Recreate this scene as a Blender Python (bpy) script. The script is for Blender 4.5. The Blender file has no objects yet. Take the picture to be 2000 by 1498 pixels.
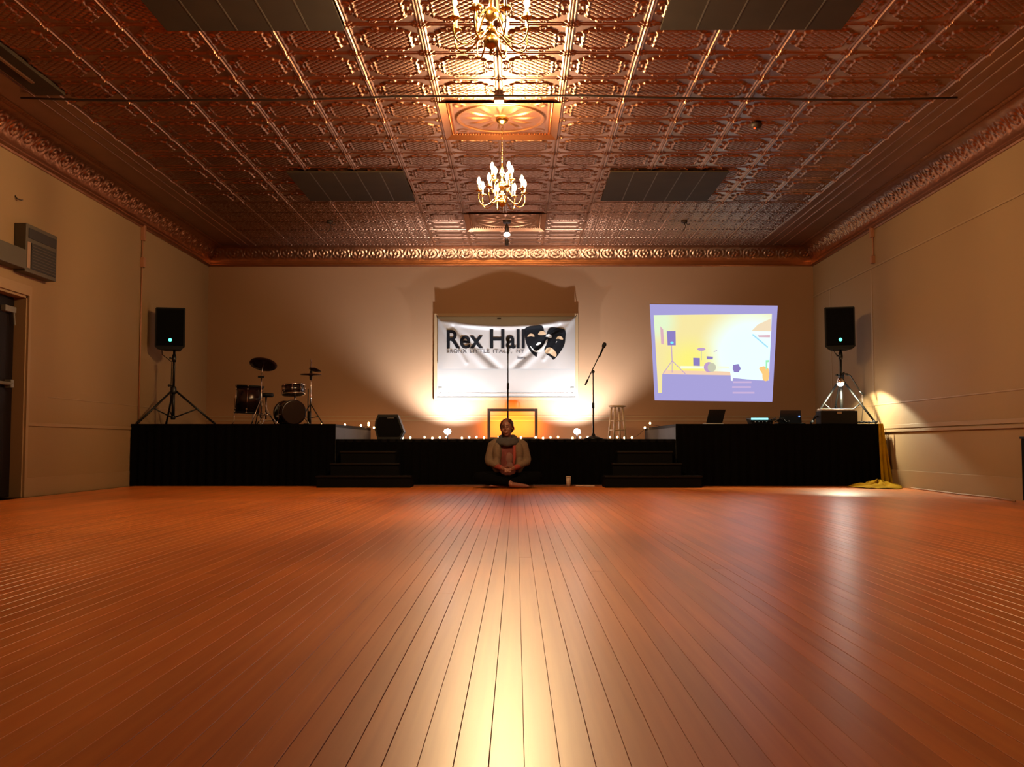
import bpy, bmesh, math, random
import numpy as np
from mathutils import Vector, Matrix
random.seed(7)
C = bpy.context.scene.collection
PI = math.pi
# ---------------------------------------------------------------- camera, world, exposure
F_PX, PITCH, CAM_H, VPX = 2000.0, math.radians(3.405), 0.53, 1008.0
cam_d = bpy.data.cameras.new('camera'); cam = bpy.data.objects.new('camera', cam_d); C.objects.link(cam)
cam.location = (0, 0, CAM_H)
cam.rotation_euler = (PI/2 + PITCH, 0, math.atan(8/F_PX))
cam_d.sensor_width = 36; cam_d.lens = 36*F_PX/2000; cam_d.clip_start = 0.02
bpy.context.scene.camera = cam
W = bpy.data.worlds.new('world'); bpy.context.scene.world = W; W.use_nodes = True
W.node_tree.nodes['Background'].inputs[0].default_value = (1, .6, .35, 1)
W.node_tree.nodes['Background'].inputs[1].default_value = 0.0
vs = bpy.context.scene.view_settings
vs.view_transform = 'Standard'; vs.look = 'None'; vs.exposure = 0.0; vs.gamma = 1.0; vs.use_curve_mapping = False
BULB_E = 2100.0      # chandelier bulbs
STRING_E = 45.0     # string light bulbs
FLOOD_W = 400.0      # flood lamps on the stage
WARM = (1.0, .60, .25)

def spot(name, loc, aim, power, col, angle, blend=.3, size=.03):
    l = bpy.data.lights.new(name, 'SPOT'); l.energy = power; l.color = col
    l.spot_size = math.radians(angle); l.spot_blend = blend; l.shadow_soft_size = size
    o = bpy.data.objects.new(name, l); C.objects.link(o); o.location = loc
    o.rotation_euler = (Vector(aim) - Vector(loc)).to_track_quat('-Z', 'Y').to_euler()
    return o
def area(name, loc, aim, power, col, sx, sy):
    l = bpy.data.lights.new(name, 'AREA'); l.energy = power; l.color = col; l.shape = 'RECTANGLE'; l.size = sx; l.size_y = sy
    o = bpy.data.objects.new(name, l); C.objects.link(o); o.location = loc
    o.rotation_euler = (Vector(aim) - Vector(loc)).to_track_quat('-Z', 'Y').to_euler()
    return o
def P(px, py, Y):
    """point of the room on the depth plane Y that a pixel of the photograph shows"""
    s, c = math.sin(PITCH), math.cos(PITCH)
    r = (749 - py)/F_PX
    Zr = Y*(r*c + s)/(c - r*s)
    d = Y*c + Zr*s
    return Vector(((px - VPX)/F_PX*d, Y, CAM_H + Zr))

# stage and room measures (metres)
XL, XR, YB, YR = -4.94, 4.76, 16.30, -4.0
ZC, ZCOR = 3.675, 3.41
YS = 13.1
ZW, ZS = 0.79, 0.596
XWL, XWR = -2.31, 2.04
# ---------------------------------------------------------------- lamps
for x in (874, 1127):
    p = P(x, 843, 15.55)
    spot('flood_lamp_light', (p.x, 15.60, .79), (p.x + (1008-x)*.0006, 16.3, 2.10), FLOOD_W, (.80, .88, 1), 124, .6, .02)
    spot('flood_lamp_spill', (p.x, 15.48, .74), (p.x, 13.0, .95), 14.0, (1, .9, .84), 130, .9, .05)
pl = P(1641, 748, 13.35)
spot('clamp_lamp_light', (pl.x, 13.35, pl.z-.055), (pl.x+.15, 13.44, pl.z-1.0), 170.0, (1, .93, .62), 152, .12, .04)
# orange strip light behind the picture frame that leans by the wall
area('strip_light_glow', (P(1001, 828, 16.12).x, 16.13, .86), (P(1001, 828, 16.12).x, 16.3, .86), 24.0, (1, .25, .03), .80, .44)

# ---------------------------------------------------------------- materials
MATS = {}
def mat(name, col, rough=.6, metal=0., var=.12, scale=6., bump=0., bscale=60., emis=None, estr=0., spec=None, coat=0., stretch=(1,1,1), vcol=None, objrand=0.):
    if name in MATS: return MATS[name]
    m = bpy.data.materials.new(name); m.use_nodes = True; MATS[name] = m
    nt = m.node_tree; N = nt.nodes; L = nt.links; b = N['Principled BSDF']
    b.inputs['Roughness'].default_value = rough; b.inputs['Metallic'].default_value = metal
    if spec is not None: b.inputs['Specular IOR Level'].default_value = spec
    if coat: b.inputs['Coat Weight'].default_value = coat; b.inputs['Coat Roughness'].default_value = .15
    tc = N.new('ShaderNodeTexCoord'); mp = N.new('ShaderNodeMapping'); mp.inputs['Scale'].default_value = stretch
    L.new(tc.outputs['Object'], mp.inputs[0])
    nz = N.new('ShaderNodeTexNoise'); nz.inputs['Scale'].default_value = scale; nz.inputs['Detail'].default_value = 5
    L.new(mp.outputs[0], nz.inputs['Vector'])
    mx = N.new('ShaderNodeMix'); mx.data_type = 'RGBA'
    c2 = vcol or tuple(c*(1-var*2) for c in col)
    mx.inputs[6].default_value = (*col, 1); mx.inputs[7].default_value = (*c2, 1)
    L.new(nz.outputs['Fac'], mx.inputs[0])
    out = mx.outputs[2]
    if objrand:
        oi = N.new('ShaderNodeObjectInfo'); mr = N.new('ShaderNodeMapRange')
        mr.inputs[3].default_value = 1-objrand; mr.inputs[4].default_value = 1+objrand*.6
        L.new(oi.outputs['Random'], mr.inputs[0])
        ml = N.new('ShaderNodeVectorMath'); ml.operation = 'SCALE'
        L.new(out, ml.inputs[0]); L.new(mr.outputs[0], ml.inputs['Scale']); out = ml.outputs[0]
    L.new(out, b.inputs['Base Color'])
    if bump:
        n2 = N.new('ShaderNodeTexNoise'); n2.inputs['Scale'].default_value = bscale; n2.inputs['Detail'].default_value = 3
        L.new(mp.outputs[0], n2.inputs['Vector'])
        bp = N.new('ShaderNodeBump'); bp.inputs['Strength'].default_value = bump; bp.inputs['Distance'].default_value = .01
        L.new(n2.outputs['Fac'], bp.inputs['Height']); L.new(bp.outputs[0], b.inputs['Normal'])
    if emis:
        b.inputs['Emission Color'].default_value = (*emis, 1); b.inputs['Emission Strength'].default_value = estr
    return m
M_wall = mat('painted_plaster', (.250, .150, .066), .75, var=.05, scale=1.2, bump=.12, bscale=9)
M_trimw = mat('painted_trim', (.27, .165, .078), .6, var=.04)
M_tin = mat('copper_tin', (.37, .175, .098), .38, 1.0, var=.2, scale=2.5)
M_tin2 = mat('copper_tin_cornice', (.38, .15, .062), .36, 1.0, var=.18, scale=5, bump=.08, bscale=40)
M_ply = mat('ceiling_board', (.045, .028, .014), .7, var=.3, spec=.15, scale=3)
M_black = mat('black_plastic', (.0035, .0035, .004), .6, var=.1, spec=.25)
M_blackm = mat('black_metal', (.005, .005, .005), .42, .0, var=.1, spec=.4)
M_cloth = mat('black_cloth', (.0028, .0026, .0028), .95, var=.15, spec=.02, bump=.1)
M_deck = mat('black_deck', (.0022, .002, .002), .7, var=.25, scale=4, spec=.08)
M_side = mat('grey_side', (.035, .030, .031), .7, var=.35, scale=4)
M_brass = mat('brass', (.62, .38, .12), .22, 1.0, var=.05)
M_chrome = mat('chrome', (.75, .72, .70), .15, 1.0, var=.03)
M_candle = mat('candle_sleeve', (.30, .22, .13), .6)
M_bulb = mat('lit_bulb', (1, .8, .5), .3, emis=(1.0, .66, .32), estr=BULB_E)
M_bulboff = mat('unlit_bulb', (.8, .75, .65), .1)
M_sbulb = mat('string_bulb', (1, .8, .5), .3, emis=(1.0, .50, .20), estr=STRING_E)
M_flood = mat('flood_glass', (1, 1, 1), .3, emis=(1.0, .93, .93), estr=150.)
M_clampb = mat('clamp_bulb', (1, 1, 1), .3, emis=(1.0, .95, .85), estr=260.)
M_white = mat('white_board', (.22, .19, .165), .5, var=.03)
M_banner = mat('white_vinyl', (.235, .20, .175), .45, var=.04)
M_print = mat('black_print', (.004, .0035, .004), .7, spec=.05)
M_wood = mat('pale_wood', (.60, .40, .22), .5, var=.15, scale=8, stretch=(1,1,.15))
M_drum = mat('drum_wrap', (.014, .005, .005), .2, var=.2)
M_drumhead = mat('drum_head', (.36, .21, .17), .5, var=.4, scale=5)
M_cymbal = mat('cymbal_bronze', (.10, .045, .04), .4, .8, var=.1)
M_yellow = mat('yellow_cloth', (.42, .235, .006), .9, spec=.05, var=.25, scale=12, bump=.3, bscale=50)
M_led = mat('green_led', (.1, 1, .6), .3, emis=(.08, 1, .55), estr=3.)
M_skin = mat('skin', (.19, .070, .045), .5, var=.08)
M_hair = mat('dark_hair', (.035, .012, .010), .5, var=.2, scale=30, stretch=(1,1,.2))
M_card = mat('beige_knit', (.15, .098, .060), .9, var=.2, scale=40, bump=.4, bscale=120)
M_shirt = mat('rust_shirt', (.13, .024, .02), .85, var=.15)
M_coral = mat('coral_lapel', (.26, .035, .025), .8, var=.15)
M_scarf = mat('grey_scarf', (.058, .052, .053), .95, var=.3, scale=25, bump=.4, bscale=90)
M_trouser = mat('black_trousers', (.0016, .0016, .0018), .9, spec=.05)
M_dark = mat('dark_door', (.008, .004, .0035), .6, var=.2, spec=.15)
M_grey = mat('grey_metal', (.16, .14, .11), .5, var=.15)
M_ac = mat('ac_case', (.075, .058, .036), .6, var=.15)
M_acd = mat('ac_grille', (.018, .013, .009), .6)
M_cable = mat('dark_cable', (.03, .015, .01), .6)
M_frame = mat('frame_dark', (.02, .006, .004), .4)  # plain dark colour of the frame rails
def floor_mat():
    m = bpy.data.materials.new('varnished_boards'); m.use_nodes = True
    nt = m.node_tree; N = nt.nodes; L = nt.links; b = N['Principled BSDF']
    g = N.new('ShaderNodeNewGeometry'); mp = N.new('ShaderNodeMapping'); mp.inputs['Scale'].default_value = (38, .8, 1)
    L.new(g.outputs['Position'], mp.inputs[0])
    oi = N.new('ShaderNodeObjectInfo'); cb = N.new('ShaderNodeVectorMath'); cb.operation = 'ADD'
    sc = N.new('ShaderNodeVectorMath'); sc.operation = 'SCALE'; sc.inputs['Scale'].default_value = 50
    L.new(oi.outputs['Random'], sc.inputs[0]); L.new(mp.outputs[0], cb.inputs[0]); L.new(sc.outputs[0], cb.inputs[1])
    n1 = N.new('ShaderNodeTexNoise'); n1.inputs['Scale'].default_value = 1.0; n1.inputs['Detail'].default_value = 6; L.new(cb.outputs[0], n1.inputs['Vector'])
    r1 = N.new('ShaderNodeValToRGB'); e = r1.color_ramp.elements
    e[0].position = .3; e[0].color = (.58, .145, .021, 1); e[1].position = .72; e[1].color = (.70, .215, .040, 1)
    L.new(n1.outputs['Fac'], r1.inputs[0])
    mr = N.new('ShaderNodeMapRange'); mr.inputs[3].default_value = .88; mr.inputs[4].default_value = 1.10; L.new(oi.outputs['Random'], mr.inputs[0])
    # worn patches
    n3 = N.new('ShaderNodeTexNoise'); n3.inputs['Scale'].default_value = .9; n3.inputs['Detail'].default_value = 1.5; L.new(g.outputs['Position'], n3.inputs['Vector'])
    m3 = N.new('ShaderNodeMapRange'); m3.inputs[1].default_value = .35; m3.inputs[2].default_value = .7; m3.inputs[3].default_value = .90; m3.inputs[4].default_value = 1.08
    L.new(n3.outputs['Fac'], m3.inputs[0])
    mm = N.new('ShaderNodeMath'); mm.operation = 'MULTIPLY'; L.new(mr.outputs[0], mm.inputs[0]); L.new(m3.outputs[0], mm.inputs[1])
    s2 = N.new('ShaderNodeVectorMath'); s2.operation = 'SCALE'; L.new(r1.outputs[0], s2.inputs[0]); L.new(mm.outputs[0], s2.inputs['Scale'])
    L.new(s2.outputs[0], b.inputs['Base Color'])
    m4 = N.new('ShaderNodeMapRange'); m4.inputs[3].default_value = .31; m4.inputs[4].default_value = .35; L.new(n3.outputs['Fac'], m4.inputs[0])
    L.new(m4.outputs[0], b.inputs['Roughness'])
    b.inputs['Specular IOR Level'].default_value = .5; b.inputs['IOR'].default_value = 1.6
    mp2 = N.new('ShaderNodeMapping'); mp2.inputs['Scale'].default_value = (2.2, 3.6, 1); L.new(g.outputs['Position'], mp2.inputs[0])
    n4 = N.new('ShaderNodeTexNoise'); n4.inputs['Scale'].default_value = 1.2; n4.inputs['Detail'].default_value = 0; L.new(mp2.outputs[0], n4.inputs['Vector'])
    bp = N.new('ShaderNodeBump'); bp.inputs['Strength'].default_value = .035; bp.inputs['Distance'].default_value = .010
    L.new(n4.outputs['Fac'], bp.inputs['Height']); L.new(bp.outputs[0], b.inputs['Normal'])
    return m
M_floor = floor_mat()

# ---------------------------------------------------------------- mesh helpers
def obj(name, bm, m, parent=None, smooth=False, kind=None, me=None, label=None, loc=None):
    if me is None:
        bmesh.ops.recalc_face_normals(bm, faces=bm.faces)
        me = bpy.data.meshes.new(name); bm.to_mesh(me); bm.free()
        if m is not None: me.materials.append(m)
        if smooth:
            for p in me.polygons: p.use_smooth = True
    o = bpy.data.objects.new(name, me); C.objects.link(o)
    if parent: o.parent = parent
    if kind: o['kind'] = kind
    if label: o['label'] = label
    if loc is not None: o.location = loc
    return o
def thing(name, label, cat, loc=(0,0,0), rz=0, group=None):
    o = bpy.data.objects.new(name, None); C.objects.link(o); o.location = loc; o.rotation_euler = (0,0,rz)
    o.empty_display_size = .1
    if abs(loc[2]-ZW) < 1e-6 or abs(loc[2]-ZS) < 1e-6: o.location.z += .0012   # resting on the stage deck
    o['label'] = label; o['category'] = cat
    if group: o['group'] = group
    return o
def tag(o, label, cat, group=None, kind=None):
    o['label'] = label; o['category'] = cat
    if group: o['group'] = group
    if kind: o['kind'] = kind
    return o
def box(bm, a, b, bev=0.):
    vs_ = [bm.verts.new((x,y,z)) for x in (a[0],b[0]) for y in (a[1],b[1]) for z in (a[2],b[2])]
    fs = [(0,1,3,2),(4,6,7,5),(0,4,5,1),(2,3,7,6),(0,2,6,4),(1,5,7,3)]
    ff = [bm.faces.new([vs_[i] for i in f]) for f in fs]
    if bev:
        es = set(e for f in ff for e in f.edges)
        bmesh.ops.bevel(bm, geom=list(es), offset=bev, segments=2, affect='EDGES', profile=.6)
    return bm
def B(a, b, bev=0.):
    bm = bmesh.new(); return box(bm, a, b, bev)
def tube(bm, pts, r, seg=8, cap=True):
    """tube through points; r is one radius or one per point"""
    pts = [Vector(p) for p in pts]; n = len(pts)
    rs = r if isinstance(r, (list, tuple)) else [r]*n
    rings = []; up = None
    for i, p in enumerate(pts):
        t = (pts[min(i+1,n-1)] - pts[max(i-1,0)]).normalized()
        if up is None:
            up = Vector((0,0,1)) if abs(t.z) < .9 else Vector((1,0,0))
        x = t.cross(up)
        if x.length < 1e-4: x = t.cross(Vector((0,1,0)))
        x.normalize(); y = x.cross(t).normalized(); up = y
        rings.append([bm.verts.new(p + (x*math.cos(2*PI*k/seg) + y*math.sin(2*PI*k/seg))*rs[i]) for k in range(seg)])
    for a, b in zip(rings, rings[1:]):
        for k in range(seg):
            bm.faces.new((a[k], a[(k+1)%seg], b[(k+1)%seg], b[k]))
    if cap:
        bm.faces.new(rings[0][::-1]); bm.faces.new(rings[-1])
    return bm
def T(pts, r, seg=8):
    bm = bmesh.new(); return tube(bm, pts, r, seg)
def lathe(bm, prof, seg=20, M=None):
    """prof: list of (r, z)"""
    M = M or Matrix()
    rings = []
    for r, z in prof:
        if r < 1e-5: rings.append([bm.verts.new(M @ Vector((0,0,z)))])
        else: rings.append([bm.verts.new(M @ Vector((r*math.cos(2*PI*k/seg), r*math.sin(2*PI*k/seg), z))) for k in range(seg)])
    for a, b in zip(rings, rings[1:]):
        for k in range(seg):
            k2 = (k+1)%seg
            if len(a) == 1 and len(b) == 1: continue
            if len(a) == 1: bm.faces.new((a[0], b[k2], b[k]))
            elif len(b) == 1: bm.faces.new((a[k], a[k2], b[0]))
            else: bm.faces.new((a[k], a[k2], b[k2], b[k]))
    for rr, fl in ((rings[0], True), (rings[-1], False)):
        if len(rr) > 1: bm.faces.new(rr[::-1] if fl else rr)
    return bm
def LA(prof, seg=20, M=None):
    bm = bmesh.new(); return lathe(bm, prof, seg, M)
def ball(bm, c, r, u=12, v=8, sc=(1,1,1)):
    M = Matrix.Translation(c) @ Matrix.Diagonal((*[r*s for s in sc], 1))
    bmesh.ops.create_uvsphere(bm, u_segments=u, v_segments=v, radius=1, matrix=M); return bm
def height_mesh(name, nx, ny, fn, m, smooth=True):
    """fn(arrays u,v in 0..1) -> xyz arrays"""
    u, v = np.meshgrid(np.linspace(0,1,nx), np.linspace(0,1,ny))
    X, Y, Z = fn(u, v)
    co = np.stack([X.ravel(), Y.ravel(), Z.ravel()], 1)
    i = np.arange(nx*ny).reshape(ny, nx)
    f = np.stack([i[:-1,:-1].ravel(), i[:-1,1:].ravel(), i[1:,1:].ravel(), i[1:,:-1].ravel()], 1)
    me = bpy.data.meshes.new(name); me.from_pydata(co.tolist(), [], f.tolist()); me.materials.append(m)
    if smooth: me.polygons.foreach_set('use_smooth', [True]*len(me.polygons))
    me.update(); return me
def poly(bm, pts, Y, th=.002):
    """flat plate in the XZ plane; pts are (x,z); Y may be a function of x,z"""
    yf = Y if callable(Y) else (lambda x, z: Y)
    a = [bm.verts.new((x, yf(x, z), z)) for x, z in pts]
    b = [bm.verts.new((x, yf(x, z)+th, z)) for x, z in pts]
    bm.faces.new(a); bm.faces.new(b[::-1])
    n = len(a)
    for k in range(n): bm.faces.new((a[k], b[k], b[(k+1)%n], a[(k+1)%n]))
    return bm
def text_mesh(name, s, size, m, bold=0.):
    cu = bpy.data.curves.new(name, 'FONT'); cu.body = s; cu.size = size; cu.offset = bold; cu.extrude = .001; cu.resolution_u = 4
    o = bpy.data.objects.new(name, cu); C.objects.link(o)
    dg = bpy.context.evaluated_depsgraph_get(); dg.update()
    me = bpy.data.meshes.new_from_object(o.evaluated_get(dg))
    bpy.data.objects.remove(o)
    me.materials.clear(); me.materials.append(m); me.name = name
    return me

# ---------------------------------------------------------------- room shell
def struct(name, bm, m): return obj(name, bm, m, kind='structure')
fl = struct('floor', B((XL-.3, YR-.2, -.12), (XR+.3, YB+.2, -.022)), M_cable)
# floor boards
PITCHB = .0590
x = .0136 - PITCHB*math.floor((.0136-XL)/PITCHB)
bcount = 0; bmeshes = {}
def board_mesh(w, length):
    bm = bmesh.new(); h = .0
    pr = [(-w/2, -.02), (-w/2, -.0008), (-w/2+.0006, 0), (w/2-.0006, 0), (w/2, -.0008), (w/2, -.02)]
    a = [bm.verts.new((px_, 0, z)) for px_, z in pr]; b = [bm.verts.new((px_, length, z)) for px_, z in pr]
    for k in range(5): bm.faces.new((a[k], a[k+1], b[k+1], b[k]))
    bm.faces.new(a[::-1]); bm.faces.new(b); bm.faces.new((a[5], a[0], b[0], b[5]))
    return bm
ks = []
while x < XR - .02:
    w = PITCHB - random.choice((.0004, .0005, .0007, .0010, .0016, .0022))
    if bcount < 140 and random.random() < .85 and -4 < x < 4.4:
        cut = random.uniform(2.0, 12.5); cuts = [(YR+.05, cut-.001), (cut+.001, YB-.05)]; bcount += 1
    else: cuts = [(YR+.05, YB-.05)]
    for (a, b) in cuts:
        o = obj('floor_board', board_mesh(w, b-a), M_floor, fl)
        o.location = (x+PITCHB/2, a, 0); o.rotation_euler = (0, math.radians(random.gauss(0, .06)), 0)
    x += PITCHB
# walls
DY0, DY1, DZ = 9.15, 10.27, 2.03       # door opening in the left wall
bm = bmesh.new()
box(bm, (XL-.25, DY1, -.02), (XL, YB+.2, ZC+.3)); box(bm, (XL-.25, YR, -.02), (XL, DY0, ZC+.3)); box(bm, (XL-.25, DY0, DZ), (XL, DY1, ZC+.3))
struct('wall_left', bm, M_wall)
struct('wall_right', B((XR, YR, -.02), (XR+.2, YB+.2, ZC+.3)), M_wall)
struct('wall_back', B((XL-.25, YB, -.02), (XR+.2, YB+.2, ZC+.3)), mat('back_wall_plaster_bounce', (.262, .134, .060), .75, var=.05, scale=1.2, bump=.12, bscale=9))  # redder than the side walls: light bounced off the ceiling put into the colour
struct('wall_front', B((XL-.25, YR-.2, -.02), (XR+.2, YR, ZC+.3)), M_wall)
# door
d1 = struct('door_1', B((XL-.16, DY0+.02, .01), (XL-.115, DY1-.035, DZ-.03), .004), M_dark)
obj('door_panel', B((XL-.115, DY0+.2, 1.15), (XL-.109, DY1-.2, 1.85), .004), M_dark, d1)
obj('door_panel', B((XL-.115, DY0+.2, .2), (XL-.109, DY1-.2, .85), .004), M_dark, d1)
pb = obj('panic_bar', T([(XL-.06, DY0+.1, 1.13), (XL-.06, DY1-.16, 1.13)], .017, 10), M_grey, d1, True)
obj('bar_bracket', B((XL-.115, DY1-.2, 1.09), (XL-.045, DY1-.14, 1.17), .006), M_grey, d1)
obj('door_closer', B((XL-.112, DY1-.32, 1.84), (XL-.06, DY1-.10, 1.90), .006), M_grey, d1)
obj('door_closer_arm', T([(XL-.07, DY1-.14, 1.86), (XL-.07, DY1-.11, 1.72)], .010), M_grey, d1)
bm = bmesh.new()
box(bm, (XL-.2, DY1-.025, 0), (XL-.003, DY1+.001, DZ)); box(bm, (XL-.2, DY0, 0), (XL-.003, DY0+.025, DZ)); box(bm, (XL-.2, DY0, DZ-.025), (XL-.003, DY1, DZ+.001))
struct('trim_1', bm, M_trimw)
bm = bmesh.new()
box(bm, (XL, DY1, 0), (XL+.018, DY1+.055, DZ+.10)); box(bm, (XL, DY0-.09, 0), (XL+.018, DY0, DZ+.10)); box(bm, (XL, DY0, DZ), (XL+.02, DY1, DZ+.10))
struct('trim_2', bm, M_trimw)
# rails and baseboards
def rail(name, x, z, h, dep, y0, y1, side):
    bm = bmesh.new(); s = 1 if side == 'l' else -1
    a = min(x, x+s*dep); b = max(x, x+s*dep)
    box(bm, (a, y0, z-h/2), (b, y1, z+h/2), .003)
    return struct(name, bm, M_trimw)
rail('trim_3', XL, .735, .035, .014, DY1+.06, YB, 'l')
rail('trim_4', XL, 1.03, .010, .005, DY1+.5, YB, 'l')
rail('trim_5', XR, .70, .03, .028, YR, YB, 'r')
rail('trim_6', XR, .755, .045, .014, YR, YB, 'r')
rail('trim_7', XR, 1.05, .014, .008, YR, YB, 'r')
rail('trim_8', XR, 2.885, .022, .012, YR, YB, 'r')
struct('baseboard_right', B((XR-.018, YR, 0), (XR, YB, .215), .004), M_trimw)
struct('baseboard_left', B((XL, DY1+.06, 0), (XL+.006, YS, .19), .002), M_trimw)
struct('trim_9', B((XL, YB-.014, .965), (XR, YB, .985), .003), M_trimw)
struct('trim_10', B((XL, YB-.010, .90), (XR, YB, .925), .003), M_trimw)
for yy, nm in ((13.6, 'trim_11'), (15.4, 'trim_12')):
    struct(nm, B((XR-.006, yy, .78), (XR, yy+.05, 2.87), .002), M_trimw)

# ---------------------------------------------------------------- tin ceiling
PT, TX0, TY0 = .565, -4.105, 6.935 - .565*0
NXT, NYT = 14, 16
XF0, XF1 = TX0, TX0 + NXT*PT
ce = struct('ceiling', B((XL-.2, YR-.2, ZC+.02), (XR+.2, YB+.2, ZC+.12)), M_tin)
def g(d, w): return np.exp(-(d/w)**2)
def tile_fn(kind):
    def fn(u, v):
        x = u-.5; y = v-.5; ax = abs(x); ay = abs(y)
        if kind == 'lattice':
            notch = .085 - np.hypot(ax-.325, ay-.325)
            wav = .008*np.cos(x*40)*np.cos(y*40)
            sd = np.maximum(np.maximum(ax, ay) - .31 + wav, notch)
            ins = 1/(1+np.exp(sd/.008))
            lat = np.maximum(g(((x+y*1.0)*8.5+.5)%1-.5, .11), g(((x-y*1.0)*8.5+.5)%1-.5, .11))
            dome = .004*np.clip(1-(ax/.33)**4, 0, 1)*np.clip(1-(ay/.33)**4, 0, 1)
            h = ins*(dome + .006 - .0055*lat) + .011*g(sd, .017)
            # rails along the seams
            h += .012*g(ax-.5, .010) + .008*g(ax-.462, .012) + .006*g(ay-.5, .008) + .005*g(ay-.462, .012)
            # scrolls
            for cx, cy in ((.385, .13), (.13, .385)):
                r = np.hypot(ax-cx, ay-cy); h += .010*g(r-.040, .012)*(1-ins) + .008*g(r, .014)
            # corner rosette
            r = np.hypot(ax-.5, ay-.5); th = np.arctan2(ay-.5, ax-.5)
            h += .010*g(r-.10, .022)*(.5+.5*np.cos(8*th)) + .012*g(r, .03) + .006*g(r-.06, .012)
            # straps beside the ends of every panel
            h += .010*g(ax-.372, .010)*g(ay, .085) + .006*g(ay-.372, .010)*g(ax, .11)
            return (x*PT, y*PT, -h*1.25)
        if kind == 'floral':
            h = .006*g(ax-.5, .012) + .006*g(ay-.5, .012)
            for i in range(3):
                for j in range(3):
                    cx, cy = -.333+.333*i, -.333+.333*j
                    r = np.hypot(x-cx, y-cy); th = np.arctan2(y-cy, x-cx)
                    h += .008*g(r-.105, .02)*(.6+.4*np.cos(6*th+i+j)) + .007*g(r-.05, .014) + .006*g(r, .018)
            h += .004*np.sin(x*62)*np.sin(y*62)*g(np.minimum(abs((ax*3)%1-.5), abs((ay*3)%1-.5)), .2)
            return (x*PT, y*PT, -h*1.2)
        if kind == 'bar':
            h = .012*g(ax-.5, .010)+.006*g(ay-.5, .010)
            sd = np.maximum(ax-.30-.10*(1-np.clip(abs(((y*2)%1)-.5)*4, 0, 1)), abs(((y*2)%1)-.5)/2-.115)
            h += .014/(1+np.exp(sd/.012)) + .006*g(sd-.05, .012)
            r = np.hypot(ax-.43, (abs(((y*2)%1)-.5))/2); h += .008*g(r-.04, .014)
            return (x*PT, y*PT, -h)
    return fn
TILE = {k: height_mesh('tin_tile_'+k, 88, 88, tile_fn(k), M_tin) for k in ('lattice', 'floral', 'bar')}
covers = [(1.08, 2.44, 6.1, 7.53), (-2.63, -1.29, 6.1, 7.53), (1.08, 2.44, 11.55, 12.94), (-2.63, -1.29, 11.55, 12.94)]
med = [(-.715+.0, .415, 9.195, 10.325), (-.715, .415, 13.715, 14.845)]
def tile_at(i, j):
    cx = TX0+(i+.5)*PT; cy = TY0+(j+.5)*PT
    for a, b, c, d in covers:
        if a-.05 < cx-PT/2 and cx+PT/2 < b+.05 and c-.05 < cy-PT/2 and cy+PT/2 < d+.05: return None
    for a, b, c, d in med:
        if a < cx < b and c < cy < d: return None
    k = 'lattice'
    if cy > 12.9: k = 'floral' if abs(cx+.15) > 1.15 else ('bar' if cy > 14 else 'lattice')
    return cx, cy, k
for j in range(NYT):
    for i in range(NXT):
        t = tile_at(i, j)
        if t: obj('tin_tile', None, None, ce, me=TILE[t[2]], loc=(t[0], t[1], ZC))
# tiles above and behind the camera, joined
v0 = height_mesh('t', 14, 14, tile_fn('lattice'), M_tin)
base = np.array([v.co[:] for v in v0.vertices]); fac = np.array([p.vertices[:] for p in v0.polygons])
co = []; fs = []; n = 0
for j in range(-19, 0):
    for i in range(NXT):
        co.append(base + [TX0+(i+.5)*PT, TY0+(j+.5)*PT, ZC]); fs.append(fac+n); n += len(base)
me = bpy.data.meshes.new('tin_tiles'); me.from_pydata(np.concatenate(co).tolist(), [], np.concatenate(fs).tolist()); me.materials.append(M_tin)
obj('tin_tiles_overhead', None, None, ce, me=me, kind='stuff')
# flat borders with beads
def border(a, b, along, xs):
    bm = bmesh.new()
    box(bm, (a[0], a[1], ZC-.002), (b[0], b[1], ZC+.01))
    for q in xs:
        if along == 'y': tube(bm, [(q, a[1], ZC-.004), (q, b[1], ZC-.004)], .009, 8)
        else: tube(bm, [(a[0], q, ZC-.004), (b[0], q, ZC-.004)], .009, 8)
    return obj('ceiling_border', bm, M_tin, ce)
border((XL+.02, YR), (XF0, YB-.02), 'y', [XF0-.01, XF0-.13, XF0-.25])
border((XF1, YR), (XR-.02, YB-.02), 'y', [XF1+.01, XF1+.13, XF1+.25, XF1+.40])
# covers (flat boards with seams)
for a, b, c, d in covers:
    cvr = obj('ceiling_cover', B((a, c, ZC-.038), (b, d, ZC-.022), .003), M_ply, ce)
    for q in (1, 2, 3, 4):
        xx = a+(b-a)*q/5
        obj('cover_seam', B((xx-.006, c+.01, ZC-.0405), (xx+.006, d-.01, ZC-.0385), .0005), M_ac, cvr)
# access strip on the far left
sp = obj('access_panel', B((-4.28, 6.3, ZC-.04), (-4.02, 8.95, ZC-.006), .004), M_ply, ce)
obj('access_panel_rib', B((-4.16, 6.3, ZC-.055), (-4.13, 8.6, ZC-.04), .003), M_tin, sp)
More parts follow.
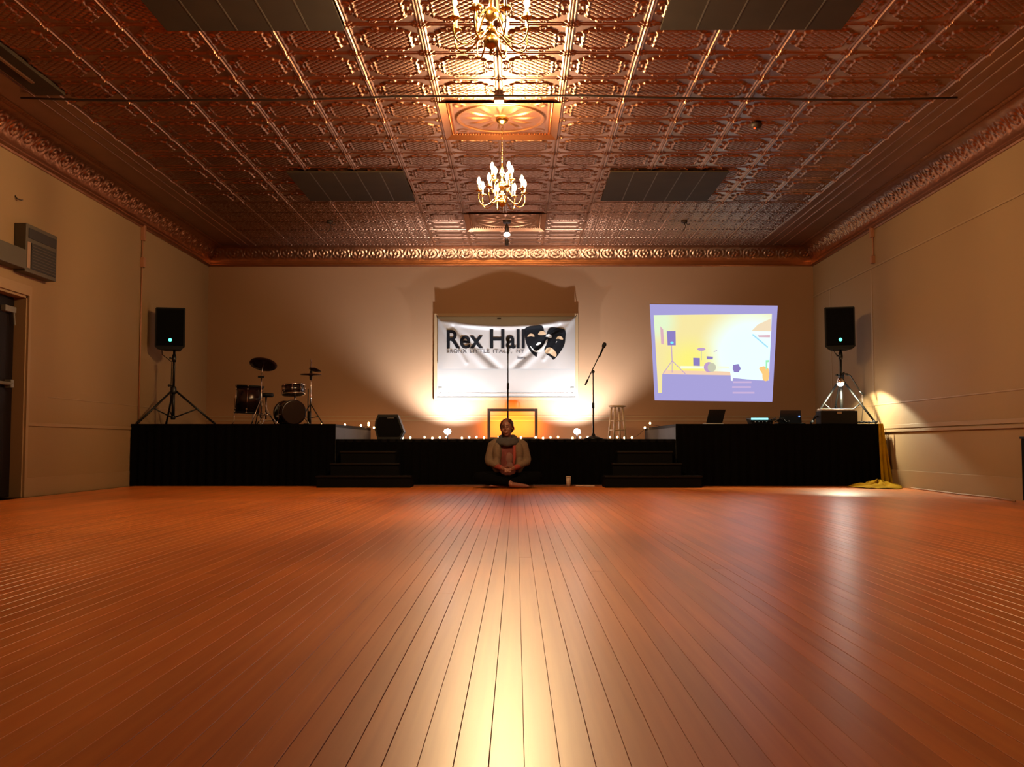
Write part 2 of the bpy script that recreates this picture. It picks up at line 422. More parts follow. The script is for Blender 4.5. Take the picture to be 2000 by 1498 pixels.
# recessed medallion squares
def medallion(a, b, c, d):
    bm = bmesh.new(); R = .055; s = .075
    o_ = [(a,c),(b,c),(b,d),(a,d)]; i_ = [(a+s,c+s),(b-s,c+s),(b-s,d-s),(a+s,d-s)]
    vo = [bm.verts.new((x,y,ZC-.03)) for x,y in o_]; vi = [bm.verts.new((x,y,ZC+.012)) for x,y in i_]
    for k in range(4): bm.faces.new((vo[k], vo[(k+1)%4], vi[(k+1)%4], vi[k]))
    fr = obj('medallion_frame', bm, M_tin2, ce)
    cx, cy = (a+b)/2, (c+d)/2; w = (b-a)/2-s
    def fn(u, v):
        x = (u-.5)*2; y = (v-.5)*2; r = np.hypot(x, y); th = np.arctan2(y, x)
        h = .016*g(r-.86, .03) + .010*g(r-.18, .04) + .014*np.clip(np.cos(12*th), 0, 1)*np.exp(-((r-.5)/.22)**2)
        h += .010*g(np.maximum(abs(x), abs(y))-.95, .02)*(.6+.4*np.cos(60*x)*1) + .008*g(np.hypot(abs(x)-.78, abs(y)-.78)-.09, .03)
        return (x*w, y*w, -h)
    obj('medallion_panel', None, None, ce, me=height_mesh('medallion', 110, 110, fn, M_tin2), loc=(cx, cy, ZC+.012))
    bm = bmesh.new()
    q = .018
    for (x0, y0, x1, y1) in ((a+s, c+s, b-s, c+s), (b-s, c+s, b-s, d-s), (a+s, d-s, b-s, d-s), (a+s, c+s, a+s, d-s)):
        n_ = 36
        for k in range(n_):
            t = (k+.5)/n_; bmesh.ops.create_icosphere(bm, subdivisions=1, radius=q*.62, matrix=Matrix.Translation((x0+(x1-x0)*t, y0+(y1-y0)*t, ZC+.004)))
    obj('medallion_beads', bm, M_tin2, ce, kind='stuff')
for m_ in med: medallion(*m_)

# cornice: repeated pressed segments
def cornice_seg(L_):
    def fn(u, v):
        # v: 0 at wall bottom .. 1 at ceiling end; local x along wall, y out from wall, z
        s = v*math.pi/2
        out = .03 + .27*(1-np.cos(s)); z = ZCOR + .005 + (ZC-ZCOR-.01)*np.sin(s)
        nx = np.sin(s)*0 + np.cos(s); # outward normal approx
        nxo = np.cos(s); nz = -np.sin(s)
        x = u*L_
        ph = (u*2) % 1
        cx = ph-.5; cy = (v-.45)*1.0
        r = np.hypot(cx*.9, cy*1.6); th = np.arctan2(cy, cx)
        h = .020*g(r-.22, .06)*(.75+.25*np.cos(5*th)) + .022*g(r, .09) + .014*g(r-.40, .05)*g(v-.45, .22)
        h += .012*g(v-.06, .03) + .012*g(v-.92, .025) + .006*g(v-.14, .02)
        h += .008*np.sin(u*PI*2*12)*g(v-.93, .03)*.6 + .004*np.sin(cx*40+v*20)*g(v-.45, .2)
        return (x, out+nxo*h, z+nz*h)
    return height_mesh('cornice_segment', 46, 26, fn, M_tin2)
SEG = .56
csm = cornice_seg(SEG)
def mould(p0, p1, nrm):
    """plain bed mould under the cornice"""
    bm = bmesh.new()
    a = Vector(p0); b = Vector(p1); n_ = Vector(nrm)
    pr = [(0, ZCOR-.03), (.018, ZCOR-.03), (.026, ZCOR-.012), (.045, ZCOR-.008), (.045, ZCOR+.012), (0, ZCOR+.012)]
    ra = [bm.verts.new(a+n_*q+Vector((0,0,z))) for q, z in pr]; rb = [bm.verts.new(b+n_*q+Vector((0,0,z))) for q, z in pr]
    for k in range(6): bm.faces.new((ra[k], ra[(k+1)%6], rb[(k+1)%6], rb[k]))
    bm.faces.new(ra); bm.faces.new(rb[::-1])
    return bm
cb = struct('trim_13', mould((XL, YB, 0), (XR, YB, 0), (0,-1,0)), M_tin2)
nb = round((XR-XL)/SEG); sx = (XR-XL)/nb/SEG
for k in range(nb):
    o = obj('cornice_segment', None, None, cb, me=csm); o.location = (XR-k*SEG*sx, YB, 0); o.rotation_euler = (0,0,PI); o.scale = (sx,1,1)
cl = struct('trim_14', mould((XL, YR, 0), (XL, YB, 0), (1,0,0)), M_tin2)
cr = struct('trim_15', mould((XR, YR, 0), (XR, YB, 0), (-1,0,0)), M_tin2)
k = 0
while YB - k*SEG > 5.6:
    o = obj('cornice_segment', None, None, cl, me=csm); o.location = (XL, YB-k*SEG, 0); o.rotation_euler = (0,0,-PI/2)
    o = obj('cornice_segment', None, None, cr, me=csm); o.location = (XR, YB-(k+1)*SEG, 0); o.rotation_euler = (0,0,PI/2)
    k += 1
yend = YB-k*SEG
for side, par in ((XL, cl), (XR, cr)):
    s = 1 if side == XL else -1
    bm = bmesh.new(); pr = [(.03+.27*(1-math.cos(t*PI/2/8)), ZCOR+(ZC-ZCOR)*math.sin(t*PI/2/8)) for t in range(9)]
    a = [bm.verts.new((side+s*q, YR, z)) for q, z in pr]; b = [bm.verts.new((side+s*q, yend, z)) for q, z in pr]
    for i in range(8): bm.faces.new((a[i], a[i+1], b[i+1], b[i]))
    obj('cornice_run', bm, M_tin2, par, True)

# cable slung below the ceiling with its junction box
pts = []
for i in range(31):
    px_ = 40 + (1870-40)*i/30; t = i/30
    Yc = 9.02+.06*math.sin(t*9)
    xx = (px_-VPX)/F_PX*9.2
    pts.append((xx, Yc, ZC-.035-.010*abs(math.sin(t*PI*5))))
cc = thing('ceiling_cable', 'dark cable strung right across the copper ceiling in front of the medallion', 'cable', (0,0,0))
obj('cord', T(pts, .010, 6), M_cable, cc, True)
bx = P(975, 190, 9.05)
obj('junction_box', B((bx.x-.045, 8.98, ZC-.075), (bx.x+.045, 9.09, ZC-.02), .006), mat('rust_box', (.22,.07,.03), .5), cc)
# small ceiling fittings
for px_, py_, lab in ((640, 437, 'small dark hook with wires on the ceiling, left of the chandeliers'), (1340, 433, 'small dark ceiling hook with hanging wires, to the right of the chandeliers')):
    Yf = 14.25; xx = (px_-VPX)/F_PX*Yf
    t = thing('ceiling_hook', lab, 'hook', (xx, Yf, ZC))
    obj('mount', LA([(0,-.045),(.035,-.04),(.045,-.02),(.045,0),(0,0)], 14), M_cable, t, True)
    obj('wire', T([(0,0,-.03),(.02,0,-.09),(-.01,0,-.13),(-.03,.0,-.16)], .006, 6), M_cable, t, True)
    obj('wire', T([(0,0,-.03),(.05,0,-.06),(.08,0,-.05)], .006, 6), M_cable, t, True)
sx_ = (1480-VPX)/F_PX*9.95
t = thing('smoke_detector', 'small dark ceiling sensor with a red light, right of the medallion', 'detector', (sx_, 9.85, ZC-.015))
obj('housing', LA([(0,-.05),(.04,-.045),(.055,-.02),(.055,0),(0,0)], 16), M_cable, t, True)
bm = bmesh.new(); ball(bm, (-.02,-.02,-.05), .012); obj('indicator', bm, mat('red_led', (1,.1,.02), emis=(1,.08,.02), estr=1.2), t, True)

# ---------------------------------------------------------------- left wall fittings
ac = thing('air_conditioner', 'grey through-wall air conditioner above the dark door', 'air conditioner', (XL, 10.3, 2.23))
obj('case', B((0, -.35, 0), (.12, .33, .48), .008), M_ac, ac)
gr = obj('grille', B((.12, -.24, .04), (.128, .30, .30), .003), M_acd, ac)
for k in range(8): obj('louvre', B((.128, -.23, .055+k*.030), (.133, .29, .063+k*.030)), M_ac, gr)
obj('vent', B((.12, -.30, .34), (.128, .30, .44), .003), M_acd, ac)
obj('knob_panel', B((.12, -.325, .04), (.126, -.26, .30), .002), mat('ac_panel', (.3,.18,.11), .5), ac)
obj('duct_housing', B((.0, -1.15, .02), (.13, -.36, .21), .008), M_ac, ac)
def conduit(x, y, z0, z1, boxes, lab, col):
    t = thing('wall_conduit', lab, 'conduit', (x, y, 0)); s = 1 if x < 0 else -1
    obj('pipe', T([(s*.014, 0, z0), (s*.014, 0, z1)], .011, 8), col, t, True)
    for z, h in boxes: obj('conduit_box', B((min(0, s*.05), -.035, z-h/2), (max(0, s*.05), .035, z+h/2), .005), col, t)
M_rust = mat('rust_paint', (.32, .13, .06), .6)
yc = 13.35
conduit(XL, yc, .76, ZCOR-.03, [(P(272,512,yc).z, .13), (P(275,455,yc).z, .2)], 'thin rust-brown conduit running up the left wall beside the loudspeaker', M_rust)
yr = 13.5
conduit(XR, yr, P(1708,512,yr).z, ZCOR-.03, [(P(1708,508,yr).z, .10), (P(1708,455,yr).z, .13)], 'short brown conduit drop high on the right wall under the cornice', M_rust)
hk = obj('wall_hook', T([(0,0,.03),(.02,0,.0),(.05,.02,-.01),(.05,.05,.0)], .007, 8), M_cable, smooth=True, loc=(XL, 9.95, P(20,387,9.95).z)); tag(hk, 'tiny dark hook on the left wall above the air conditioner', 'hook')
# small hook and crack on back wall
h = obj('wall_hook', B((-.03,-.02,-.012), (.03,0,.012), .004), M_cable, loc=(P(975,623,16.3).x, YB-.082, P(975,623,16.3).z)); tag(h, 'small dark clip on the board above the sagging banner', 'clip')

# ---------------------------------------------------------------- stage
def drape(name, x0, x1, y0, y1, ztop, parent, amp=.012, wl=.11, curve=0.):
    L_ = math.hypot(x1-x0, y1-y0); nx = max(24, int(L_/.018)); n_ = Vector((-(y1-y0), (x1-x0), 0)).normalized()
    if n_.y > 0: n_ = -n_
    def fn(u, v):
        w = amp*(np.sin(u*L_/wl*2*PI + 1.7*np.sin(u*7)) + .4*np.sin(u*L_/wl*4.3*PI))*(.35+.65*v)
        w = w + .006*v
        X = x0+(x1-x0)*u + n_.x*w; Y_ = y0+(y1-y0)*u + n_.y*w
        X = X - curve*np.clip((u-.955)/.045, 0, 1)**2*np.sin(np.clip(v,0,1)*PI*.55)**2
        return (X, Y_, ztop*(1-v)+.004)
    me = height_mesh(name, nx, 7, fn, M_cloth)
    return obj(name, None, None, parent, me=me)
def platform(name, lab, x0, x1, z, grp):
    t = thing(name, lab, 'stage', ((x0+x1)/2, YS, 0)); t['group'] = grp
    ox = (x0+x1)/2
    def loc(v): return (v[0]-ox, v[1]-YS, v[2])
    obj('deck', B(loc((x0, YS+.01, z-.04)), loc((x1, YB-.02, z)), .004), M_deck, t)
    return t
GS = 'black draped platforms that make up the stage'
wl_ = platform('stage_platform', 'high black-draped stage platform on the left, under the drum kit', XL+.01, XWL, ZW, GS)
ox = (XL+.01+XWL)/2
obj('side_panel', B((XWL-ox-.03, .02, .0), (XWL-ox, YB-YS-.03, ZW-.04)), M_side, wl_)
obj('frame', B((XL+.03-ox, .06, 0), (XWL-ox-.04, .10, ZW-.05)), M_deck, wl_)
drape('skirt', XL+.01-ox, XWL-ox, 0, 0, ZW-.002, wl_)
wr_ = platform('stage_platform', 'high black-draped stage platform on the right, under the laptops', XWR, 4.60, ZW, GS)
ox = (XWR+4.60)/2
obj('side_panel', B((XWR-ox, .02, .0), (XWR-ox+.03, YB-YS-.03, ZW-.04)), M_side, wr_)
obj('frame', B((XWR-ox+.04, .06, 0), (4.35-ox, .10, ZW-.05)), M_deck, wr_)
drape('skirt', XWR-ox, 4.63-ox, 0, 0, ZW-.002, wr_, curve=.0)
drape('side_skirt', 4.62-ox, 4.50-ox, .0, 2.6, ZW-.002, wr_, amp=.008)
wc_ = platform('stage_platform', 'lower black-draped middle stage platform behind the seated woman', XWL+.003, XWR-.003, ZS, GS)
ox = (XWL+XWR)/2
obj('frame', B((XWL-ox+.05, .08, 0), (XWR-ox-.05, .12, ZS-.05)), M_deck, wc_)
drape('skirt', XWL+.01-ox, XWR-.01-ox, .012, .012, ZS-.002, wc_)
struct('trim_16', B((XWL+.8, YS-.07, 0), (XWR-.9, YS-.025, .018), .003), mat('dark_wood_strip', (.14,.05,.025), .35))
# steps
def steps(lab, spans):
    cx = sum(a+b for a, b in spans)/2/len(spans)
    t = thing('stage_steps', lab, 'steps', (cx, YS, 0)); t['group'] = 'black wooden steps up to the stage'
    ys = [-.50, -.34, -.18]; zs = [.149, .298, .447]
    for k, (a, b) in enumerate(spans):
        y1 = ys[k+1] if k < 2 else -.02
        obj('tread', B((a-cx, ys[k]-.02, zs[k]-.022), (b-cx, y1+.01, zs[k]), .004), mat('step_tread', (.006, .0035, .003), .5, var=.3, spec=.2), t)
        obj('riser', B((a-cx+.01, ys[k], (zs[k-1] if k else .0)), (b-cx-.01, ys[k]+.02, zs[k]-.022)), M_deck, t)
        for xx in (a-cx+.005, b-cx-.025): obj('stringer', B((xx, ys[k]+.02, 0), (xx+.02, -.02, zs[k]-.024)), M_deck, t)
def X(px_, Y_): return (px_-VPX)/F_PX*Y_
steps('three black wooden steps at the left platform, below the floor monitor', [(X(618,12.6), X(803,12.6)), (X(645,12.75), X(780,12.75)), (X(664,12.9), X(773,12.9))])
steps('three black wooden steps at the right platform, below the stool', [(X(1180,12.6), X(1370,12.6)), (X(1196,12.75), X(1331,12.75)), (X(1205,12.9), X(1314,12.9))])

# ---------------------------------------------------------------- board and banner
YBD = YB-.07
a = P(848, 612, YBD); b = P(1130, 782, YBD)
bd = thing('display_board', 'large white framed board on the back wall behind the banner', 'board', ((a.x+b.x)/2, YB, a.z))
cx = (a.x+b.x)/2
def lb(x0, z0, x1, z1, y0, y1, bev=.003): return B((x0-cx, y0-YB, z0-a.z), (x1-cx, y1-YB, z1-a.z), bev)
obj('back_panel', lb(a.x+.03, b.z+.03, b.x-.03, a.z-.03, YB-.05, YB-.002), M_white, bd)
for (x0, z0, x1, z1) in ((a.x, b.z, a.x+.05, a.z), (b.x-.05, b.z, b.x, a.z), (a.x+.05, a.z-.05, b.x-.05, a.z), (a.x+.05, b.z, b.x-.05, b.z+.05)):
    obj('frame_rail', lb(x0, z0, x1, z1, YB-.07, YB-.002), M_trimw, bd)
zz = P(1000, 769, YBD).z
obj('roller_bar', lb(a.x+.16, zz-.008, b.x-.16, zz+.008, YB-.066, YB-.05), mat('grey_bar', (.30,.24,.2), .5), bd)
for xx in (a.x+.10, b.x-.10):
    obj('latch', lb(xx-.03, zz+.07, xx+.03, zz+.10, YB-.066, YB-.055), M_grey, bd)
    obj('latch', lb(xx-.02, zz-.01, xx+.02, zz+.01, YB-.066, YB-.055), M_grey, bd)
# banner
YV = 16.155
bl = P(855, 720, YV); tr = P(1123, 620, YV); tl = P(855, 622, YV); tm = P(990, 637, YV)
bx0, bx1, bz0 = bl.x, tr.x, bl.z
def ztop(x):
    t = (x-bx0)/(bx1-bx0)
    return (tl.z*(1-t)+tr.z*t) - (tl.z-tm.z+.006)*(1-(2*t-1)**2)
def sg(x, z, x0, z0, x1, z1, w, lib=np):
    dx, dz = x1-x0, z1-z0; L2 = dx*dx+dz*dz
    t = np.clip(((x-x0)*dx+(z-z0)*dz)/L2, 0, 1)
    d = np.hypot(x-x0-t*dx, z-z0-t*dz)
    return np.exp(-(d/w)**2)
def ban_y(x, z):
    zt = ztop(x); v = np.clip((z-bz0)/(zt-bz0), 0, 1.02); t = (x-bx0)/(bx1-bx0)
    c = 1-(2*t-1)**2
    y = YV + .03 - .13*c*v**2 - .01*v
    mid = (bx0+bx1)/2
    y = y - .019*sg(x, z, bx0, tl.z, mid-.28, bz0, .070) - .019*sg(x, z, bx1, tr.z, mid+.22, bz0, .060)
    y = y + .020*sg(x, z, bx0+.25, tl.z-.15, mid-.1, bz0, .05) + .020*sg(x, z, bx1-.25, tr.z-.15, mid+.08, bz0, .05)
    y = y - .016*sg(x, z, bx0, tl.z, bx0+.45, bz0+.1, .03) - .016*sg(x, z, bx1, tr.z, bx1-.5, bz0+.15, .03)
    y = y - .012*np.sin(t*34)*np.clip(1-v*2.2, 0, 1)*np.clip(abs(t-.5)*2.4-.2, 0, 1)
    y = y - .028*np.exp(-((v-.955)/.045)**2)*c**.5
    return y
def fn(u, v):
    x = bx0+(bx1-bx0)*u; z = bz0+(ztop(x)-bz0)*v
    return (x, ban_y(x, z), z)
bn = thing('banner', 'white vinyl hall banner with theatre masks sagging between its top corners', 'banner', (0, 0, 0))
obj('vinyl', None, None, bn, me=height_mesh('vinyl', 130, 60, fn, M_banner))
def conform(me, sx, x0, z0, off=.008):
    bm = bmesh.new(); bm.from_mesh(me)
    bmesh.ops.triangulate(bm, faces=bm.faces)
    bmesh.ops.subdivide_edges(bm, edges=bm.edges, cuts=3, use_grid_fill=True)
    for v in bm.verts:
        x = x0+v.co.x*sx; z = z0+v.co.y; y = float(ban_y(x, z)) - off - v.co.z
        v.co = (x, y, z)
    bm.to_mesh(me); bm.free(); return me
def put_text(name, s, px0, px1, py_top, py_bot, bold, m, capfrac=.70, wall=None):
    p0 = P(px0, py_bot, YV-.05); p1 = P(px1, py_top, YV-.05)
    size = (p1.z-p0.z)/capfrac
    me = text_mesh(name, s, size, m, bold)
    xs = [v.co.x for v in me.vertices]; w = max(xs)-min(xs); x_min = min(xs)
    sx = (p1.x-p0.x)/w
    for v in me.vertices: v.co.x -= x_min
    conform(me, sx, p0.x, p0.z)
    return obj(name, None, None, bn, me=me)
put_text('title_lettering', 'Rex Hall', 872, 1025, 644, 679, .008, M_print)
M_sub = mat('grey_print', (.045, .035, .035), .6)
for w_, a_, b_ in (('BRONX', 872, 911), ('LITTLE', 918, 956), ('ITALY,', 963, 1000), ('NY', 1009, 1024)):
    put_text('subtitle_lettering', w_, a_, b_, 682, 689, .0, M_sub)
put_text('small_lettering', 'home', 1011, 1026, 695.5, 700.5, .001, M_sub)
def bp(x, y, Y_=YV-.05):
    p = P(840+x/6.667, 600+y/6.667, Y_); return (p.x, p.z)
def ban_poly(name, pts, m, off, parent):
    bm = bmesh.new()
    vs_ = [bm.verts.new((*bp(*q), 0)) for q in pts]; bm.faces.new(vs_)
    bmesh.ops.triangulate(bm, faces=bm.faces[:]); bmesh.ops.subdivide_edges(bm, edges=bm.edges, cuts=5, use_grid_fill=True)
    for v in bm.verts: x, z = v.co.x, v.co.y; v.co = (x, float(ban_y(x, z))-off, z)
    return obj(name, bm, m, parent)
M_gap = mat('mask_white', (.42, .38, .34), .45); M_tan = mat('mask_tan', (.34, .21, .11), .5)
def smooth_pts(pts, n=3):
    """closed Catmull-Rom"""
    out = []; L_ = len(pts)
    for i in range(L_):
        p = [Vector(pts[(i+k-1)%L_]) for k in range(4)]
        for j in range(n):
            t = j/n
            out.append(tuple(.5*((2*p[1])+(-p[0]+p[2])*t+(2*p[0]-5*p[1]+4*p[2]-p[3])*t*t+(-p[0]+3*p[1]-3*p[2]+p[3])*t**3)))
    return out
k1 = ban_poly('comedy_mask', smooth_pts([(1238,278),(1340,248),(1462,246),(1490,330),(1530,372),(1535,440),(1480,545),(1400,588),(1392,640),(1355,625),(1290,545),(1245,440),(1234,350)]), M_print, .004, bn)
ban_poly('mask_smile', smooth_pts([(1300,495),(1360,555),(1400,560),(1470,505),(1520,410),(1528,445),(1475,560),(1405,585),(1345,565)]), M_gap, .008, k1)
ban_poly('mask_eye', smooth_pts([(1265,385),(1300,345),(1345,352),(1358,385),(1310,378)]), M_tan, .008, k1)
ban_poly('mask_eye', smooth_pts([(1405,352),(1440,310),(1490,318),(1510,350),(1450,362)]), M_tan, .008, k1)
ban_poly('mask_nose', smooth_pts([(1380,485),(1410,455),(1445,455),(1440,475),(1405,490)]), M_gap, .008, k1)
k2 = ban_poly('tragedy_mask', smooth_pts([(1545,285),(1600,262),(1690,270),(1762,300),(1765,400),(1750,490),(1700,575),(1615,678),(1575,645),(1500,590),(1490,480),(1510,380)]), M_print, .006, bn)
ban_poly('mask_frown', smooth_pts([(1500,575),(1520,530),(1580,525),(1645,590),(1640,640),(1600,628),(1560,600),(1520,600)]), M_tan, .010, k2)
ban_poly('mask_eye', smooth_pts([(1505,375),(1545,345),(1585,370),(1575,400),(1530,385)]), M_gap, .010, k2)
ban_poly('mask_eye', smooth_pts([(1640,410),(1680,372),(1728,395),(1728,420),(1680,410)]), M_tan, .010, k2)
for c0, c1 in ((tl, P(853, 616, 16.24)), (tr, P(1126, 616, 16.24))):
    obj('tie_cord', T([(c0.x, float(ban_y(c0.x, c0.z)), c0.z), (c1.x, YBD-.008, c1.z)], .006, 6), M_cable, bn)

# ---------------------------------------------------------------- projected picture on the back wall
def qp(x, y): p = P(1240+x/5.166, 570+y/5.166, YB-.012); return (p.x, p.z)
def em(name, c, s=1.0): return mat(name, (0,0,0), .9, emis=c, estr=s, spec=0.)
pr = thing('projected_image', 'bright projected video of the stage on the back wall above the laptops', 'projection', (0,0,0))  # flat glowing plates stand in for the projector's light on the wall
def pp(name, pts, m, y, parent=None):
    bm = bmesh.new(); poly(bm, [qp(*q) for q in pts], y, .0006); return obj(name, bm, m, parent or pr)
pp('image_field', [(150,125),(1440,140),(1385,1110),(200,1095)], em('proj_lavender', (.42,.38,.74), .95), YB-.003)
# yellow picture with its soft glow at the right
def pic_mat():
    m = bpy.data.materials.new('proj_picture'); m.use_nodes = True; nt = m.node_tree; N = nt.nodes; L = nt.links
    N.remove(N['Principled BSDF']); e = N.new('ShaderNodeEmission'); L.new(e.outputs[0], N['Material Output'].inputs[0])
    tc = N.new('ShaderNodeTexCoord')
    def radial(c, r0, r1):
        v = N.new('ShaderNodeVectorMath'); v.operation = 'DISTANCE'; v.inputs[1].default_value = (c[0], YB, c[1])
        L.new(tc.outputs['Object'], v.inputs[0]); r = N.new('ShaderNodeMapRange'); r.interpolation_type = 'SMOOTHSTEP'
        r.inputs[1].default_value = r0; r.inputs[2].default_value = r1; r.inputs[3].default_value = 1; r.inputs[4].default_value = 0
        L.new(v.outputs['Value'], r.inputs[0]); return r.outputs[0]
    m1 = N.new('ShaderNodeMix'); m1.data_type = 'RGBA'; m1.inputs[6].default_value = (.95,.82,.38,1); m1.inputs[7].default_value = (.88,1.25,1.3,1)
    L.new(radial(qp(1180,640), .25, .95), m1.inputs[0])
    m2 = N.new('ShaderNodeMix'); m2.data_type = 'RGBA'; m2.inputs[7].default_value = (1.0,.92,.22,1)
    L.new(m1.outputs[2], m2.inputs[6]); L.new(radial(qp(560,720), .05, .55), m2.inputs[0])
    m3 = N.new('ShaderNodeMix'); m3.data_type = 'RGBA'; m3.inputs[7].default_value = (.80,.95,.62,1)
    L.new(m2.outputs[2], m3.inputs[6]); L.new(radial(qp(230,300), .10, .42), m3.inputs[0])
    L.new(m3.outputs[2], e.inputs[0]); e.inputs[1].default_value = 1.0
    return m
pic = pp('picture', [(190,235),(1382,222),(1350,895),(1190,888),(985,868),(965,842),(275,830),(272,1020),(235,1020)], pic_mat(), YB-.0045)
E_pur = em('proj_purple', (.28,.22,.55)); E_pink = em('proj_pink', (.75,.45,.52)); E_cy = em('proj_cyan', (.2,.9,1.0)); E_wh = em('proj_white', (.95,1,1)); E_or = em('proj_orange', (1.0,.62,.22)); E_gn = em('proj_green', (.4,.9,.5)); E_grey = em('proj_grey', (.6,.6,.45)); E_lp = em('proj_lilac', (.55,.36,.62))
yy = YB-.006
def ell(cx, cy, rx, ry, n=16): return [(cx+rx*math.cos(2*PI*k/n), cy+ry*math.sin(2*PI*k/n)) for k in range(n)]
def ln(x0, y0, x1, y1, w): 
    d = Vector((x1-x0, y1-y0)).normalized(); n_ = Vector((-d.y, d.x))*w/2
    return [(x0+n_.x,y0+n_.y),(x1+n_.x,y1+n_.y),(x1-n_.x,y1-n_.y),(x0-n_.x,y0-n_.y)]
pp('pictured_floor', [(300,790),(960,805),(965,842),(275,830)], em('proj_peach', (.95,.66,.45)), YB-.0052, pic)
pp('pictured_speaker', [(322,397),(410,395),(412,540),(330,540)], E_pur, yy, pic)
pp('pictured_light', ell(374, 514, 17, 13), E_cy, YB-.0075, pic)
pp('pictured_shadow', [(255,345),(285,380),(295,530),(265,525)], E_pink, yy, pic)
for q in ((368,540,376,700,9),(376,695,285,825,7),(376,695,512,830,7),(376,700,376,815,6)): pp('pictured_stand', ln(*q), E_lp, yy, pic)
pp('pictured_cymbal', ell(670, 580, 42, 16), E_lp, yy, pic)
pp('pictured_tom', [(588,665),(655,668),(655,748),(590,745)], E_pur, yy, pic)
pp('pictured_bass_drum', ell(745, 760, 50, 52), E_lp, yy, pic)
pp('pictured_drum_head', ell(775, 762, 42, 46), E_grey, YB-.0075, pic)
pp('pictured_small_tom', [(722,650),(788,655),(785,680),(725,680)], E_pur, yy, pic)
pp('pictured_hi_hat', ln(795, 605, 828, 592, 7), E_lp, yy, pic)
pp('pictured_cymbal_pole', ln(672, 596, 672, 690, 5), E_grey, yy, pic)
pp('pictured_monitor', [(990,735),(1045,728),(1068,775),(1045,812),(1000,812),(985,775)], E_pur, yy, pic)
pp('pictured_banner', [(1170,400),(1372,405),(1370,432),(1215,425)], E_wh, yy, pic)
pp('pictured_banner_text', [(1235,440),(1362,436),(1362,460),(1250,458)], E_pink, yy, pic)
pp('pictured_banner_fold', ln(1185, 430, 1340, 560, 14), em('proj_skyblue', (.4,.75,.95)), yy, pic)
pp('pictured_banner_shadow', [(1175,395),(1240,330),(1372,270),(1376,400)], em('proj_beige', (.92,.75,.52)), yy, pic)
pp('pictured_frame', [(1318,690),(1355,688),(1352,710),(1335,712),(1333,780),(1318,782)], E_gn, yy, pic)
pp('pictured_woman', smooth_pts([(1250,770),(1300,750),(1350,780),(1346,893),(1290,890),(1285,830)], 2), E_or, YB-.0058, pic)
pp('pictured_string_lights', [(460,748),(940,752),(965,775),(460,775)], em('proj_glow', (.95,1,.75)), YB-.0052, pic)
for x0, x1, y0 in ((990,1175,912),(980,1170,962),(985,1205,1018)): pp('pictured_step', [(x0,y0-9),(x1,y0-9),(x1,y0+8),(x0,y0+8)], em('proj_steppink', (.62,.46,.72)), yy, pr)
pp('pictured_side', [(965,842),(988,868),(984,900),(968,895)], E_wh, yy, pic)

# ---------------------------------------------------------------- loudspeakers on tripod stands
def speaker(lab, x, y, z, rz, w=.385, h=.56, d=.30):
    t = thing('loudspeaker', lab, 'loudspeaker', (x, y, z), rz); t['group'] = 'loudspeakers on tripod stands'
    bm = bmesh.new()
    # trapezoid cabinet with chamfered base corners
    pf = [(-w/2, .035), (-w/2+.04, 0), (w/2-.04, 0), (w/2, .035), (w/2, h-.012), (w/2-.012, h), (-w/2+.012, h), (-w/2, h-.012)]
    a = [bm.verts.new((q[0], -d/2, q[1])) for q in pf]; b = [bm.verts.new((q[0]*.62, d/2, q[1])) for q in pf]
    bm.faces.new(a); bm.faces.new(b[::-1])
    for k in range(8): bm.faces.new((a[k], b[k], b[(k+1)%8], a[(k+1)%8]))
    obj('cabinet', bm, M_black, t)
    obj('front_grille', B((-w/2+.02, -d/2-.008, .05), (w/2-.02, -d/2, h-.02), .004), mat('speaker_grille', (.003,.003,.0033), .8, spec=.05), t)
    bm = bmesh.new(); ball(bm, (.005, -d/2-.010, .125), .022, sc=(1,.35,1)); obj('power_light', bm, M_led, t, True)
    obj('handle', T([(-.07, .02, h-.005), (-.06, .02, h+.014), (.06, .02, h+.014), (.07, .02, h-.005)], .008, 8), M_black, t, True)
    return t
def tripod(lab, x, y, zb, zhub, ztop_, r, angs, metal=M_blackm):
    t = thing('speaker_stand', lab, 'stand', (x, y, zb)); t['group'] = 'tripod speaker stands on the stage'
    H = zhub-zb
    obj('lower_tube', T([(0,0,.09),(0,0,H+.02)], .022, 12), metal, t, True)
    obj('upper_tube', T([(0,0,H),(0,0,ztop_-zb)], .0165, 12), metal, t, True)
    obj('collar', LA([(0,H-.05),(.038,H-.05),(.042,H-.02),(.038,H+.03),(.024,H+.05),(0,H+.05)], 14), metal, t, True)
    zc = H + (ztop_-zhub)*.78
    obj('upper_collar', LA([(0,zc-.04),(.024,zc-.04),(.03,zc),(.024,zc+.06),(0,zc+.06)], 14), metal, t, True)
    bm = bmesh.new(); tube(bm, [(0,0,H+.055),(-.045,-.01,H+.06)], .007); ball(bm, (-.058,-.012,H+.062), .018); obj('knob', bm, metal, t, True)
    bm = bmesh.new(); tube(bm, [(0,0,zc),(-.04,-.01,zc+.01)], .006); ball(bm, (-.048,-.012,zc+.012), .014); obj('knob', bm, metal, t, True)
    for an in angs:
        c, s = math.cos(an), math.sin(an)
        lg = obj('leg', T([(.028*c,.028*s,H-.01),(r*c,r*s,.02)], .014, 10), metal, t, True)
        obj('rubber_foot', T([(r*c*.95,r*s*.95,.048),(r*c*1.02,r*s*1.02,.014)], .016, 10), M_black, lg, True)
        obj('brace', T([(.02*c,.02*s,.10),(r*.56*c,r*.56*s,.02+(H-.03)*.44)], .009, 8), metal, t, True)
    obj('lower_collar', LA([(0,.07),(.03,.07),(.032,.12),(0,.13)], 12), metal, t, True)
    return t
ym = 13.70
xs_ = P(325, 700, ym).x
xs_ = max(xs_, XL+.345)
zsp = P(325, 684, ym).z; zh = P(325, 762, ym).z
